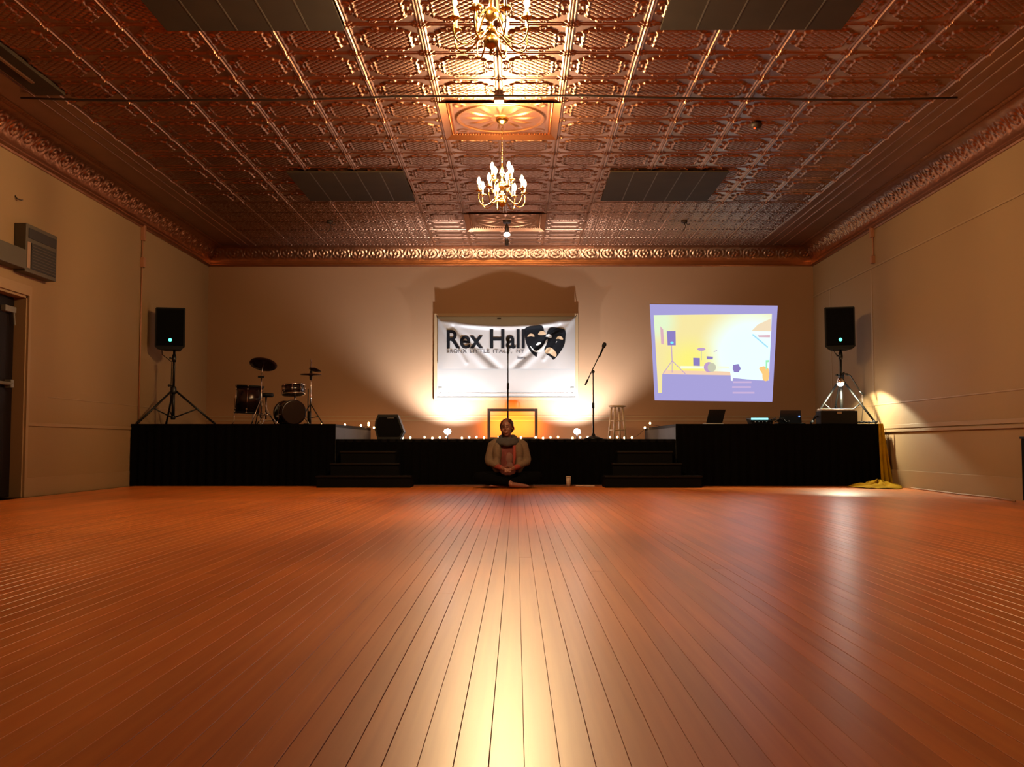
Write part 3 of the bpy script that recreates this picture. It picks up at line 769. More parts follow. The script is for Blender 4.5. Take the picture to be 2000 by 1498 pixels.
tripod('black tripod stand holding the left loudspeaker beside the drum kit', xs_, ym, ZW, zh, zsp, .54, [math.radians(8), math.radians(-124), math.radians(118)])
speaker('black loudspeaker on the left stand with its green light on, near the left wall', P(335,640,ym).x, ym, zsp, math.radians(10))
ym2 = 13.62
xr = P(1641, 700, ym2).x
tripod('black tripod stand holding the right loudspeaker behind the flight case', xr, ym2, ZW, P(1641,742,ym2).z, P(1641,684,ym2).z, .47, [math.radians(-162), math.radians(-46), math.radians(88)])
speaker('black loudspeaker on the right stand above the bright clamp lamp', P(1638,640,ym2).x, ym2, P(1641,684,ym2).z, math.radians(-14))
# speaker cables
cb_ = obj('speaker_cable', T([(P(316,684,ym).x, ym-.02, zsp+.03), (P(318,694,ym).x, ym-.04, zsp-.06), (xs_-.02, ym-.03, zsp-.16), (xs_-.028, ym-.02, zh+.1), (xs_-.03, ym-.03, ZW+.2)], .006, 6), M_black, smooth=True)
tag(cb_, 'thin black cable hanging from the left loudspeaker down its stand', 'cable')
zq = P(1641,684,ym2).z
cb_ = obj('speaker_cable', T([(P(1622,682,ym2).x, ym2-.05, zq+.03), (P(1628,692,ym2).x, ym2-.06, zq-.05), (xr-.02, ym2-.03, zq-.10), (xr-.02, ym2-.03, zq-.3)], .006, 6), M_black, smooth=True)
tag(cb_, 'thin black cable looping under the right loudspeaker', 'cable')
# clamp lamp on the right stand
cl_ = thing('clamp_lamp', 'bright white clamp lamp fixed on the right speaker stand', 'lamp', (xr, ym2, P(1641,736,ym2).z))
zc = P(1641,736,ym2).z; yl = 13.36
lp = Vector((pl.x-xr, yl-ym2, pl.z-zc))
obj('clamp', B((-.03,-.05,-.03), (.03,.03,.03), .006), M_blackm, cl_)
obj('gooseneck', T([(0,-.04,.02), (0,-.14,.05), lp+Vector((0,.0,.10)), lp+Vector((0,0,.055))], .008, 8), M_blackm, cl_, True)
bm = bmesh.new()
lathe(bm, [(.022,.065),(.03,.055),(.058,.0),(.055,.0),(.027,.05),(.019,.06)], 20, Matrix.Translation(lp))
obj('shade', bm, M_chrome, cl_, True)
bm = bmesh.new(); ball(bm, lp+Vector((0,-.0,-.012)), .040, sc=(1.15,.8,.75)); obj('bulb', bm, M_clampb, cl_, True)
# folded arm microphone boom to the right of the lamp
ab = thing('boom_arm', 'thin black jointed arm reaching down right from the right speaker stand', 'arm', (xr, ym2, P(1650,730,ym2).z))
def rel(px_, py_, Y_, o): 
    p = P(px_, py_, Y_); return (p.x-o[0], p.y-o[1], p.z-o[2])
oo = (xr, ym2, P(1650,730,ym2).z)
obj('arm_rod', T([(.02,-.02,0), rel(1653,731,13.5,oo), rel(1660,734,13.5,oo), rel(1680,766,13.45,oo)], .009, 8), M_blackm, ab, True)
obj('arm_joint', LA([(0,-.02),(.016,-.015),(.016,.015),(0,.02)], 10, Matrix.Translation(rel(1653,732,13.5,oo))), M_blackm, ab, True)
obj('arm_end', T([rel(1678,764,13.45,oo), rel(1686,771,13.45,oo)], .014, 8), M_blackm, ab, True)
obj('hanging_cord', T([rel(1683,770,13.45,oo), rel(1684,800,13.46,oo), rel(1682,826,13.5,oo)], .004, 6), M_cable, ab, True)

# ---------------------------------------------------------------- right platform things
def at_stage(px0, px1, Y_): return P(px0, 800, Y_).x, P(px1, 800, Y_).x
x0, x1 = at_stage(1597, 1668, 13.28)
zt = P(1630, 800, 13.28).z
fc = thing('flight_case', 'low black equipment case under the right speaker stand', 'case', ((x0+x1)/2, 13.28, ZW))
w = (x1-x0)/2; hh = zt-ZW
obj('case_body', B((-w, -.12, 0), (w, .10, hh-.02), .008), M_black, fc)
obj('lid', B((-w+.015, -.11, hh-.02), (w-.03, .10, hh+.005), .006), mat('case_lid', (.45,.38,.34), .35), fc)
obj('latch', B((-.03, -.128, hh-.06), (.03, -.12, hh-.03), .003), M_chrome, fc)
obj('handle', T([(-w,-.02,hh*.5),(-w-.02,-.02,hh*.55),(-w-.02,.08,hh*.55),(-w,.08,hh*.5)], .008), M_black, fc)
# laptop left
x0, x1 = at_stage(1376, 1406, 13.45); cxx = (x0+x1)/2
lt = thing('laptop', 'open laptop with a dark screen below the projected picture', 'laptop', (cxx, 13.42, ZW), math.radians(2)); lt['group'] = 'laptops on the right platform'
obj('base', B((-.11, -.12, 0), (.11, .12, .014), .004), mat('laptop_silver', (.55,.5,.48), .35), lt)
obj('keyboard', B((-.095, -.02, .014), (.095, .105, .016)), M_black, lt)
bm = bmesh.new(); H_ = P(1390,801,13.45).z-ZW
a = [(-.112,-.10,.012),(.10,-.10,.012),(.135,-.15,H_),(-.078,-.15,H_)]
vs1 = [bm.verts.new(q) for q in a]; vs2 = [bm.verts.new((q[0],q[1]+.008,q[2])) for q in a]
bm.faces.new(vs1); bm.faces.new(vs2[::-1])
for k in range(4): bm.faces.new((vs1[k], vs2[k], vs2[(k+1)%4], vs1[(k+1)%4]))
obj('screen_lid', bm, M_black, lt)
# mixer
x0, x1 = at_stage(1460, 1503, 13.45); cxx = (x0+x1)/2; w = (x1-x0)/2
mxr = thing('dj_controller', 'small audio mixer with a glowing cyan top between the two laptops', 'mixer', (cxx, 13.42, ZW))
bm = bmesh.new()
a = [(-w+.03,-.1,0),(w,-.1,0),(w,.14,0),(-w+.03,.14,0)]; b = [(-w,-.12,.055),(w,-.12,.055),(w,.15,.085),(-w,.15,.085)]
va = [bm.verts.new(q) for q in a]; vb = [bm.verts.new(q) for q in b]; bm.faces.new(va[::-1]); bm.faces.new(vb)
for k in range(4): bm.faces.new((va[k], va[(k+1)%4], vb[(k+1)%4], vb[k]))
obj('body', bm, M_black, mxr)
obj('lit_strip', B((-w+.01, -.125, .058), (w-.06, -.11, .082), .003), mat('cyan_screen', (.1,.6,.7), emis=(.3,.95,1), estr=1.6), mxr)
for k in range(5): obj('fader', B((-w+.05+k*.045, -.03, .07), (-w+.065+k*.045, .05, .088), .002), M_chrome, mxr)
bm = bmesh.new()
for k in range(4): ball(bm, (-w+.06+k*.05, -.119, .028), .009)
obj('knobs', bm, M_chrome, mxr, True, kind='stuff')
# laptop right (lid seen from behind, lit)
x0, x1 = at_stage(1520, 1564, 13.4); cxx = (x0+x1)/2; w = (x1-x0)/2; H_ = P(1540,802,13.4).z-ZW
l2 = thing('laptop', 'open black laptop with a bluish lid beside the mixer', 'laptop', (cxx, 13.40, ZW)); l2['group'] = 'laptops on the right platform'
obj('base', B((-w-.01, -.02, 0), (w+.05, .20, .02), .004), M_black, l2)
bm = bmesh.new(); a = [(-w,-.02,.02),(w,-.02,.02),(w-.02,-.06,H_),(-w+.01,-.06,H_)]
vs1 = [bm.verts.new(q) for q in a]; vs2 = [bm.verts.new((q[0],q[1]+.01,q[2])) for q in a]
bm.faces.new(vs1); bm.faces.new(vs2[::-1])
for k in range(4): bm.faces.new((vs1[k], vs2[k], vs2[(k+1)%4], vs1[(k+1)%4]))
obj('screen_lid', bm, mat('laptop_navy', (.012,.018,.03), .3), l2)
bm = bmesh.new(); ball(bm, (w*.72, -.052, H_*.56), .012, sc=(1,.2,1)); obj('lid_emblem', bm, mat('blue_led', (.1,.2,.6), emis=(.1,.3,.9), estr=.8), l2, True)
# cables between
pts = []
for k in range(40):
    t = k/39; pts.append((X(1500,13.4)+.22*t+.02*math.sin(k*1.9), 13.3+.07*math.sin(k*1.3), ZW+.012+.05*abs(math.sin(t*PI*2.2))+.025*math.sin(k*2.1)**2))
tag(obj('cable_bundle', T(pts, .006, 6), M_black, smooth=True), 'tangled black cables between the mixer and the right laptop', 'cable')
pts = [(X(1668,13.3)+.0+.09*t/8+.03*math.sin(t*2.2), 13.22+.05*math.cos(t*1.7), ZW+.012+.02*abs(math.sin(t*1.3))) for t in range(22)]
tag(obj('cable_coil', T(pts, .008, 6), M_black, smooth=True), 'loose coil of black cable right of the equipment case', 'cable')
# yellow cloth down the right end of the platform
def fn(u, v):
    # u across, v down the drop
    x = 4.600 + .010*v + u*(.050+.085*v) + .006*np.sin(u*14)
    y = 13.035 - .05*v - .02*u + .012*np.sin(u*13+v*3)*(.3+v)
    z = (ZW+.004)*(1-v) + .02*v
    return (x, y, z)
yc_ = thing('yellow_drape', 'yellow cloth hanging down and bunched at the right end of the stage', 'cloth', (0,0,0))
obj('hanging_cloth', None, None, yc_, me=height_mesh('hanging_cloth', 30, 24, fn, M_yellow))
def fn2(u, v):
    th = u*2*PI; r = v
    x = 4.43 + r*(.31+.05*np.sin(3*th))*np.cos(th); y = 12.62 + r*(.40+.05*np.sin(4*th))*np.sin(th)
    z = .006 + .075*np.clip(1-r, 0, 1)**.7*(.6+.4*np.sin(5*th+r*9)) + .030*np.abs(np.sin(7*th+16*r+2*np.sin(11*r+th)))*(1-r*.75)
    return (np.minimum(x, XR-.03), y, z)
obj('bunched_cloth', None, None, yc_, me=height_mesh('bunched_cloth', 70, 26, fn2, M_yellow))
pts = [(4.72,12.3,.012),(4.71,12.1,.010),(4.69,11.6,.010),(4.66,10.9,.010),(4.69,10.2,.010),(4.60,9.6,.012),(4.50,9.3,.02)]
tag(obj('floor_cable', T(pts, .009, 6), mat('tan_cable', (.30,.15,.07), .6), smooth=True), 'brown cable along the foot of the right wall', 'cable')
cbn = thing('side_cabinet', 'dark cabinet edge against the right wall at the right frame edge', 'cabinet', (4.645, 8.9, 0))
obj('body', B((-.115, -.5, .03), (.09, .32, .58), .006), M_deck, cbn)
obj('top', B((-.125, -.51, .58), (.09, .33, .60), .004), M_black, cbn)
for yy_ in (-.44, .26): obj('foot', B((-.115, yy_-.03, 0), (-.075, yy_+.03, .03), .003), M_black, cbn)

# ---------------------------------------------------------------- drum kit
YD = 14.2
def dp(x, y, Y_=YD): return P(430+x/9.0909, 680+y/9.0909, Y_)
# floor tom
a = dp(270, 680); b = dp(750, 1150); c = dp(500, 1150)
ft = thing('floor_tom', 'tall dark floor tom drum on thin legs at the left of the kit', 'drum', ((a.x+b.x)/2, YD, ZW)); ft['group'] = 'drums of the kit'
r = (b.x-a.x)/2; z0 = b.z-ZW; z1 = a.z-ZW; tilt = Matrix.Translation((0,0,(z0+z1)/2)) @ Matrix.Rotation(math.radians(3), 4, 'Y')
h2 = (z1-z0)/2
obj('shell', LA([(0,-h2+.01),(r-.008,-h2+.01),(r-.008,h2-.01),(0,h2-.01)], 32, tilt), M_drum, ft, True)
for s in (-1, 1):
    obj('hoop', LA([(r-.01,s*h2-.012),(r+.006,s*h2-.012),(r+.006,s*h2+.012),(r-.01,s*h2+.012)], 32, tilt), M_black, ft, True)
    obj('drum_head', LA([(0,s*h2-.002),(r-.008,s*h2-.002),(r-.008,s*h2+.002),(0,s*h2+.002)], 32, tilt), M_drumhead, ft, True)
for k in range(6):
    an = -PI/2 + .12 + k*PI/3
    M_ = tilt @ Matrix.Translation((math.cos(an)*r, math.sin(an)*r, 0))
    bm = bmesh.new(); tube(bm, [M_ @ Vector((0,0,-h2)), M_ @ Vector((0,0,h2))], .004)
    for s in (-1, 1): ball(bm, M_ @ Vector((0,0,s*h2*.75)), .014, 8, 6)
    ball(bm, M_ @ Vector((0,0,h2)), .012, 8, 6); ball(bm, M_ @ Vector((0,0,-h2)), .016, 8, 6)
    obj('lug', bm, M_chrome, ft, True)
for an in (-PI*.85, -.5, PI/2):
    cx_, sy_ = math.cos(an), math.sin(an)
    obj('leg', T([(cx_*(r+.01), sy_*(r+.01), z0+.2), (cx_*(r+.01), sy_*(r+.01), .06), (cx_*(r+.05), sy_*(r+.05), .0)], .006), M_chrome, ft, True)
# bass drum
c = dp(1300, 1130, 14.0); rb = (dp(1510,1130,14.0).x-dp(1080,1130,14.0).x)/2
bd_ = thing('bass_drum', 'bass drum on its side with a worn brown front head', 'drum', (c.x, 14.0, ZW)); bd_['group'] = 'drums of the kit'
zcn = rb+.012
Mb = Matrix.Translation((0,0,zcn)) @ Matrix.Rotation(math.radians(30), 4, 'Z') @ Matrix.Rotation(PI/2, 4, 'X')
obj('shell', LA([(0,-.36),(rb-.01,-.36),(rb-.01,0),(0,0)], 40, Mb), M_drum, bd_, True)
for z_ in (0, -.36): obj('hoop', LA([(rb-.012,z_-.016),(rb+.008,z_-.016),(rb+.008,z_+.016),(rb-.012,z_+.016)], 40, Mb), M_drum, bd_, True)
obj('front_head', LA([(0,.0),(rb-.012,.0),(rb-.012,.004),(0,.004)], 40, Mb), M_drumhead, bd_)
obj('head_patch', LA([(0,.004),(rb*.42,.004),(rb*.42,.006),(0,.006)], 24, Mb @ Matrix.Translation((-.01,-.01,0))), mat('head_patch', (.06,.05,.035), .6, var=.5, scale=9), bd_)
for k in range(8):
    an = k*PI/4+.2; q = Mb @ Vector((math.cos(an)*rb, math.sin(an)*rb, -.03)); q2 = Mb @ Vector((math.cos(an)*rb, math.sin(an)*rb, -.33))
    if q.z < .02: continue
    bm = bmesh.new(); tube(bm, [q, q2], .004); ball(bm, q, .013, 8, 6); obj('lug', bm, M_chrome, bd_, True)
for s in (-1, 1): obj('spur', T([Mb @ Vector((s*rb, -.05, -.1)), (Mb @ Vector((s*(rb+.07), 0, 0))).to_2d().to_3d()+Vector((0,0,.009))], .007), M_chrome, bd_, True)
# rack tom
a = dp(1070, 640, 14.05); b = dp(1500, 830, 14.05)
rt = thing('rack_tom', 'small dark tom drum mounted above the bass drum', 'drum', ((a.x+b.x)/2, 14.1, (a.z+b.z)/2)); rt['group'] = 'drums of the kit'
r = (b.x-a.x)/2*.93; h2 = (a.z-b.z)/2*.85
tilt = Matrix.Rotation(math.radians(-4), 4, 'Y')@Matrix.Rotation(math.radians(-6), 4, 'X')
obj('shell', LA([(0,-h2+.01),(r-.006,-h2+.01),(r-.006,h2-.01),(0,h2-.01)], 32, tilt), M_drum, rt, True)
for s in (-1, 1): obj('hoop', LA([(r-.008,s*h2-.008),(r+.006,s*h2-.008),(r+.006,s*h2+.008),(r-.008,s*h2+.008)], 32, tilt), M_chrome, rt, True)
obj('drum_head', LA([(0,h2-.002),(r-.008,h2-.002),(r-.008,h2+.002),(0,h2+.002)], 32, tilt), M_drumhead, rt, True)
for k in range(8):
    an = -PI/2+.1+k*PI/4; q = tilt @ Vector((math.cos(an)*(r+.004), math.sin(an)*(r+.004), 0))
    bm = bmesh.new(); tube(bm, [q+Vector((0,0,-h2)), q+Vector((0,0,h2))], .004); ball(bm, q, .014, 8, 6); ball(bm, q+Vector((0,0,h2)), .011, 8, 6); obj('lug', bm, M_chrome, rt, True)
obj('mount_post', T([(.02,.0,-h2-.0),(.03,-.04,-(a.z+b.z)/2+ZW+2*rb-.02)], .012), M_chrome, rt, True)
# cymbal stand
def legs3(t, z, r_, m=M_chrome, rad=.007, ph=0.):
    for k in range(3):
        an = ph + k*2*PI/3
        obj('leg', T([(0,0,z),(r_*math.cos(an), r_*math.sin(an), .008)], rad), m, t, True)
        obj('leg_brace', T([(0,0,z*.35),(r_*.6*math.cos(an), r_*.6*math.sin(an), .008+(z-.008)*.4)], rad*.7), m, t, True)
def cym(r_): return [(0,.022),(.022,.020),(.038,.008),(r_*.6,.0),(r_,-.010),(r_,-.012),(r_*.6,-.003),(.03,.004),(0,.018)]
pc = dp(765, 275, 14.1); pb_ = dp(715, 1300, 14.1)
cs = thing('cymbal_stand', 'chrome stand with one large tilted dark cymbal over the floor tom', 'cymbal stand', (pb_.x, 14.1, ZW)); cs['group'] = 'cymbal stands of the kit'
zt = pc.z-ZW
zj = dp(715, 510, 14.1).z-ZW
obj('pole', T([(0,0,.1),(0,0,zj)], .009, 10), M_chrome, cs, True)
obj('tilter', B((-.045,-.018,zj-.015),(.045,.018,zj+.015),.006), M_blackm, cs)
obj('rod', T([(0,0,zj),(pc.x-pb_.x,0,zt+.02)], .005, 8), M_chrome, cs, True)
r_ = (dp(1010,270,14.1).x-dp(525,270,14.1).x)/2
Mc = Matrix.Translation((pc.x-pb_.x, 0, zt)) @ Matrix.Rotation(math.radians(2), 4, 'Y') @ Matrix.Rotation(math.radians(-26), 4, 'X')
obj('cymbal', LA(cym(r_), 36, Mc), M_cymbal, cs, True)
obj('wing_nut', LA([(0,.02),(.012,.022),(.010,.045),(0,.045)], 10, Mc), M_chrome, cs, True)
legs3(cs, .38, .20, ph=-2.0)
# hi-hat
ph_ = dp(1610, 470, 14.15)
hh_ = thing('hi_hat_stand', 'hi-hat stand with thin cymbals at the right of the kit', 'cymbal stand', (ph_.x, 14.15, ZW)); hh_['group'] = 'cymbal stands of the kit'
z = ph_.z-ZW; r_ = .145
obj('pole', T([(0,0,.05),(0,0,dp(1610,200,14.15).z-ZW)], .0075, 10), M_chrome, hh_, True)
obj('top_cymbal', LA([(0,.03),(.018,.028),(.03,.012),(r_,.006),(r_,.003),(.03,.006),(0,.02)], 32, Matrix.Translation((0,0,z))), M_cymbal, hh_, True)
obj('bottom_cymbal', LA([(0,-.03),(.018,-.028),(.03,-.012),(r_,-.004),(r_,-.001),(.03,-.006),(0,-.02)], 32, Matrix.Translation((0,0,z))), M_cymbal, hh_, True)
obj('clutch', LA([(0,-.08),(.018,-.07),(.022,-.03),(.018,.05),(0,.06)], 12, Matrix.Translation((0,0,z))), M_blackm, hh_, True)
q = dp(1685, 375, 14.15)
obj('splash_cymbal', LA(cym(.086), 28, Matrix.Translation((q.x-ph_.x, 0, q.z-ZW)) @ Matrix.Rotation(math.radians(12), 4, 'Y') @ Matrix.Rotation(math.radians(-16), 4, 'X')), M_cymbal, hh_, True)
obj('splash_arm', T([(0,0,z+.06),(q.x-ph_.x,0,q.z-ZW)], .005), M_blackm, hh_, True)
obj('side_rod', T([(-.035,-.01,.02),(-.035,-.01,dp(1580,720,14.15).z-ZW)], .008, 8), M_blackm, hh_, True)
legs3(hh_, dp(1610,990,14.15).z-ZW, .20, M_blackm, .008, ph=-.3)
obj('pedal', B((-.05,-.22,.008),(.02,.02,.025),.004), M_blackm, hh_)
obj('spring_housing', T([(-.01,0,.02),(-.01,0,.2)], .02, 10), M_blackm, hh_, True)
# throne seat seen between tom and bass
q = dp(850, 830, 14.6)
dt = thing('drum_throne', 'small black round drum seat behind the floor tom', 'stool', (q.x-.03, 14.6, ZW))
zz_ = q.z-ZW
obj('seat', LA([(0,-.03),(.095,-.03),(.11,-.01),(.10,.025),(0,.03)], 24, Matrix.Translation((0,0,zz_))), M_black, dt, True)
obj('post', T([(0,0,.1),(0,0,zz_-.03)], .012, 10), M_chrome, dt, True)
legs3(dt, .2, .2, ph=.5)

# ---------------------------------------------------------------- floor monitor
x0, x1 = P(734,830,13.45).x, P(791,830,13.45).x; zt = P(760,810,13.45).z-ZS
fm = thing('stage_monitor', 'black wedge floor monitor at the front left of the middle stage', 'loudspeaker', ((x0+x1)/2, 13.45, ZS), 0)
w = (x1-x0); bm = bmesh.new()
pf = [(-w*.40,0),(w*.37,0),(w*.5,.10),(w*.27,zt),(-w*.40,zt),(-w*.49,zt*.72),(-w*.5,.14)]
a = [bm.verts.new((q[0], -.14+.05*q[1]/zt, q[1])) for q in pf]; b = [bm.verts.new((q[0]*.95, .18, q[1]*.97)) for q in pf]
bm.faces.new(a); bm.faces.new(b[::-1])
for k in range(len(pf)): bm.faces.new((a[k], b[k], b[(k+1)%len(pf)], a[(k+1)%len(pf)]))
obj('cabinet', bm, M_black, fm)
bm = bmesh.new()
gp = [(-w*.36,.03),(w*.34,.03),(w*.44,.10),(w*.24,zt-.03),(-w*.36,zt-.03),(-w*.44,zt*.70),(-w*.44,.14)]
vs1 = [bm.verts.new((q[0], -.145+.05*q[1]/zt, q[1])) for q in gp]; bm.faces.new(vs1)
ex = bmesh.ops.extrude_face_region(bm, geom=bm.faces[:]); 
for v in [e_ for e_ in ex['geom'] if isinstance(e_, bmesh.types.BMVert)]: v.co.y += .006
obj('grille', bm, mat('speaker_grille', (.003,.003,.0033), .8), fm)
obj('badge', B((-.03, -.122, zt-.052), (.06, -.112, zt-.042), .002), mat('badge_grey', (.10,.095,.09), .5), fm)

# ---------------------------------------------------------------- microphone stands, stool
def mic(t, c, d, name='microphone'):
    d = Vector(d).normalized(); c = Vector(c)
    q = d.to_track_quat('Z', 'Y').to_matrix().to_4x4()
    Mm = Matrix.Translation(c) @ q
    obj(name, LA([(0,-.14),(.010,-.14),(.012,-.02),(.02,.0),(.026,.015),(.027,.04),(.018,.06),(0,.066)], 16, Mm), M_black, t, True)
pm = P(1159, 855, 13.45)
ms = thing('microphone_stand', 'black boom microphone stand right of the middle, on a round base', 'microphone stand', (pm.x, 13.45, ZS)); ms['group'] = 'microphone stands on the stage'
zb = P(1159, 726, 13.45).z-ZS
obj('base', LA([(0,0),(.12,0),(.125,.012),(.07,.03),(.03,.045),(.018,.075),(0,.075)], 28), M_blackm, ms, True)
obj('lower_pole', T([(0,0,.04),(0,0,zb*.5)], .011, 10), M_blackm, ms, True)
obj('clutch', T([(0,0,zb*.46),(0,0,zb*.54)], .016, 10), M_black, ms, True)
obj('upper_pole', T([(0,0,zb*.5),(0,0,zb)], .008, 10), M_blackm, ms, True)
a = P(1143, 752, 13.45); b = P(1177, 681, 13.45)
pa = Vector((a.x-pm.x, 0, a.z-ZS)); pb2 = Vector((b.x-pm.x, 0, b.z-ZS))
obj('boom', T([pa, pb2], .007, 10), M_blackm, ms, True)
obj('counterweight', T([pa, pa+(pb2-pa)*.16], .012, 10), M_black, ms, True)
bm = bmesh.new(); ball(bm, (0,0,zb), .022); obj('boom_joint', bm, M_black, ms, True)
mic(ms, pb2+Vector((.01,0,.02)), (.4,-.2,1))
pm = P(992, 855, 13.8)
ms = thing('microphone_stand', 'straight black microphone stand in front of the banner, behind the woman', 'microphone stand', (pm.x, 13.8, ZS)); ms['group'] = 'microphone stands on the stage'
zt = P(992, 674, 13.8).z-ZS
obj('base', LA([(0,0),(.12,0),(.125,.012),(.07,.03),(.03,.045),(.018,.075),(0,.075)], 28), M_blackm, ms, True)
obj('lower_pole', T([(0,0,.04),(0,0,zt*.57)], .011, 10), M_blackm, ms, True)
obj('clutch', T([(0,0,zt*.53),(0,0,zt*.60)], .016, 10), M_black, ms, True)
obj('upper_pole', T([(0,0,zt*.57),(0,0,zt-.02)], .008, 10), M_blackm, ms, True)
obj('clip', T([(0,0,zt-.12),(0,0,zt-.0)], .013, 10), M_black, ms, True)
mic(ms, (0,-.02,zt+.05), (0,-.5,1))
# stool
pm = P(1205, 800, 15.3); zt = P(1205, 792, 15.3).z-ZS
st = thing('bar_stool', 'pale wooden bar stool at the right of the middle stage', 'stool', (pm.x, 15.3, ZS), math.radians(20))
obj('seat', LA([(0,zt-.028),(.11,zt-.028),(.132,zt-.018),(.132,zt-.006),(.12,zt),(0,zt-.004)], 32), M_wood, st, True)
R1, R2 = .085, .135
lg = []
for k in range(4):
    an = PI/4+k*PI/2; p1 = Vector((R1*math.cos(an), R1*math.sin(an), zt-.026)); p2 = Vector((R2*math.cos(an), R2*math.sin(an), 0)); lg.append((p1, p2))
    obj('leg', T([p1, (p1+p2)/2, p2], [.013,.016,.012], 12), M_wood, st, True)
for f_, pairs in ((.42, range(4)), (.70, range(4))):
    for k in pairs:
        a_ = lg[k][0].lerp(lg[k][1], f_); b_ = lg[(k+1)%4][0].lerp(lg[(k+1)%4][1], f_)
        obj('rung', T([a_, b_], .008, 10), M_wood, st, True)

# ---------------------------------------------------------------- flood lamps
for x_, lab in ((874, 'glaring white flood lamp on the stage left of the amber frame'), (1127, 'glaring white flood lamp on the stage right of the amber frame')):
    p = P(x_, 843, 15.52)
    fl_ = thing('flood_lamp', lab, 'lamp', (p.x, 15.52, ZS)); fl_['group'] = 'flood lamps aimed at the banner'
    zl = p.z-ZS
    obj('base', B((-.05,-.03,0),(.05,.05,.012),.003), M_blackm, fl_)
    obj('neck', T([(0,.02,.01),(0,.02,zl-.02)], .010), M_blackm, fl_, True)
    bm = bmesh.new(); ball(bm, (0,0,zl), .052, 16, 12, sc=(1,.8,.85)); obj('bulb', bm, M_flood, fl_, True)

# ---------------------------------------------------------------- lit frame by the wall
YF = 16.04
a = P(952, 798, YF); b = P(1050, 858, YF); cx = (a.x+b.x)/2; zt = a.z-ZS; w = (b.x-a.x)/2
fr = thing('picture_frame', 'black empty frame standing on the stage, backlit with amber light', 'frame', (cx, YF, ZS))
q = .045
for (x0, z0, x1, z1) in ((-w, 0, -w+q, zt), (w-q, 0, w, zt), (-w+q, zt-q, w-q, zt), (-w+q, 0, w-q, q)):
    obj('frame_rail', B((x0,-.012,z0), (x1,.014,z1), .003), M_frame, fr)
for (x0, z0, x1, z1) in ((-w+.01, .02, -w+.02, zt-.02), (w-.02, .02, w-.01, zt-.02), (-w+.03, zt-.02, w-.03, zt-.01)):
    obj('light_strip', B((x0,.040,z0), (x1,.046,z1)), mat('amber_led', (1,.5,.1), emis=(1,.33,.03), estr=10.), fr)
for x_ in (-w+.025, w-.025): obj('strut', T([(x_, .016, zt*.6), (x_, .15, 0.006)], .006), M_blackm, fr)

# ---------------------------------------------------------------- string lights along the back of the stage
def sl(x_, z_): return (x_, 16.16, z_)
segs = []
n1 = 100
sl_pts = [(-4.7, ZW+.01)]
xx = -4.7; 
while xx < XWL-.08: xx += .12; sl_pts.append((xx, ZW+.012+.012*abs(math.sin(xx*9))))
sl_pts += [(XWL+.02, ZW+.05), (XWL+.10, ZW-.02), (XWL+.16, ZS+.10)]
xx = XWL+.2
while xx < XWR-.25: xx += .115; sl_pts.append((xx, ZS+.012+.016*abs(math.sin(xx*7.3))))
sl_pts += [(XWR-.13, ZS+.09), (XWR-.04, ZW-.02), (XWR+.05, ZW+.05)]
xx = XWR+.08
while xx < 3.0: xx += .13; sl_pts.append((xx, ZW+.012+.012*abs(math.sin(xx*8))))
ysl = [15.95+.05*math.sin(k*1.7) for k in range(len(sl_pts))]
slt = thing('string_lights', 'string of small warm fairy lights along the back of the stage', 'string lights', (0,0,0))
obj('cord', T([(p[0], y_, p[1]) for p, y_ in zip(sl_pts, ysl)], .004, 5), M_cable, slt, True)
bmb = bmesh.new(); bmesh.ops.create_icosphere(bmb, subdivisions=2, radius=.014, matrix=Matrix.Diagonal((1,1,1.25,1)))
bme = bpy.data.meshes.new('fairy_bulb'); bmb.to_mesh(bme); bmb.free(); bme.materials.append(M_sbulb)
for k, (p, y_) in enumerate(zip(sl_pts, ysl)):
    if p[0] < -3.2 and k % 4: continue
    if p[0] > 2.2 and k % 3: continue
    if k % 5 == 3: continue
    obj('fairy_bulb', None, None, slt, me=bme, loc=(p[0], y_-.012, p[1]+.020))

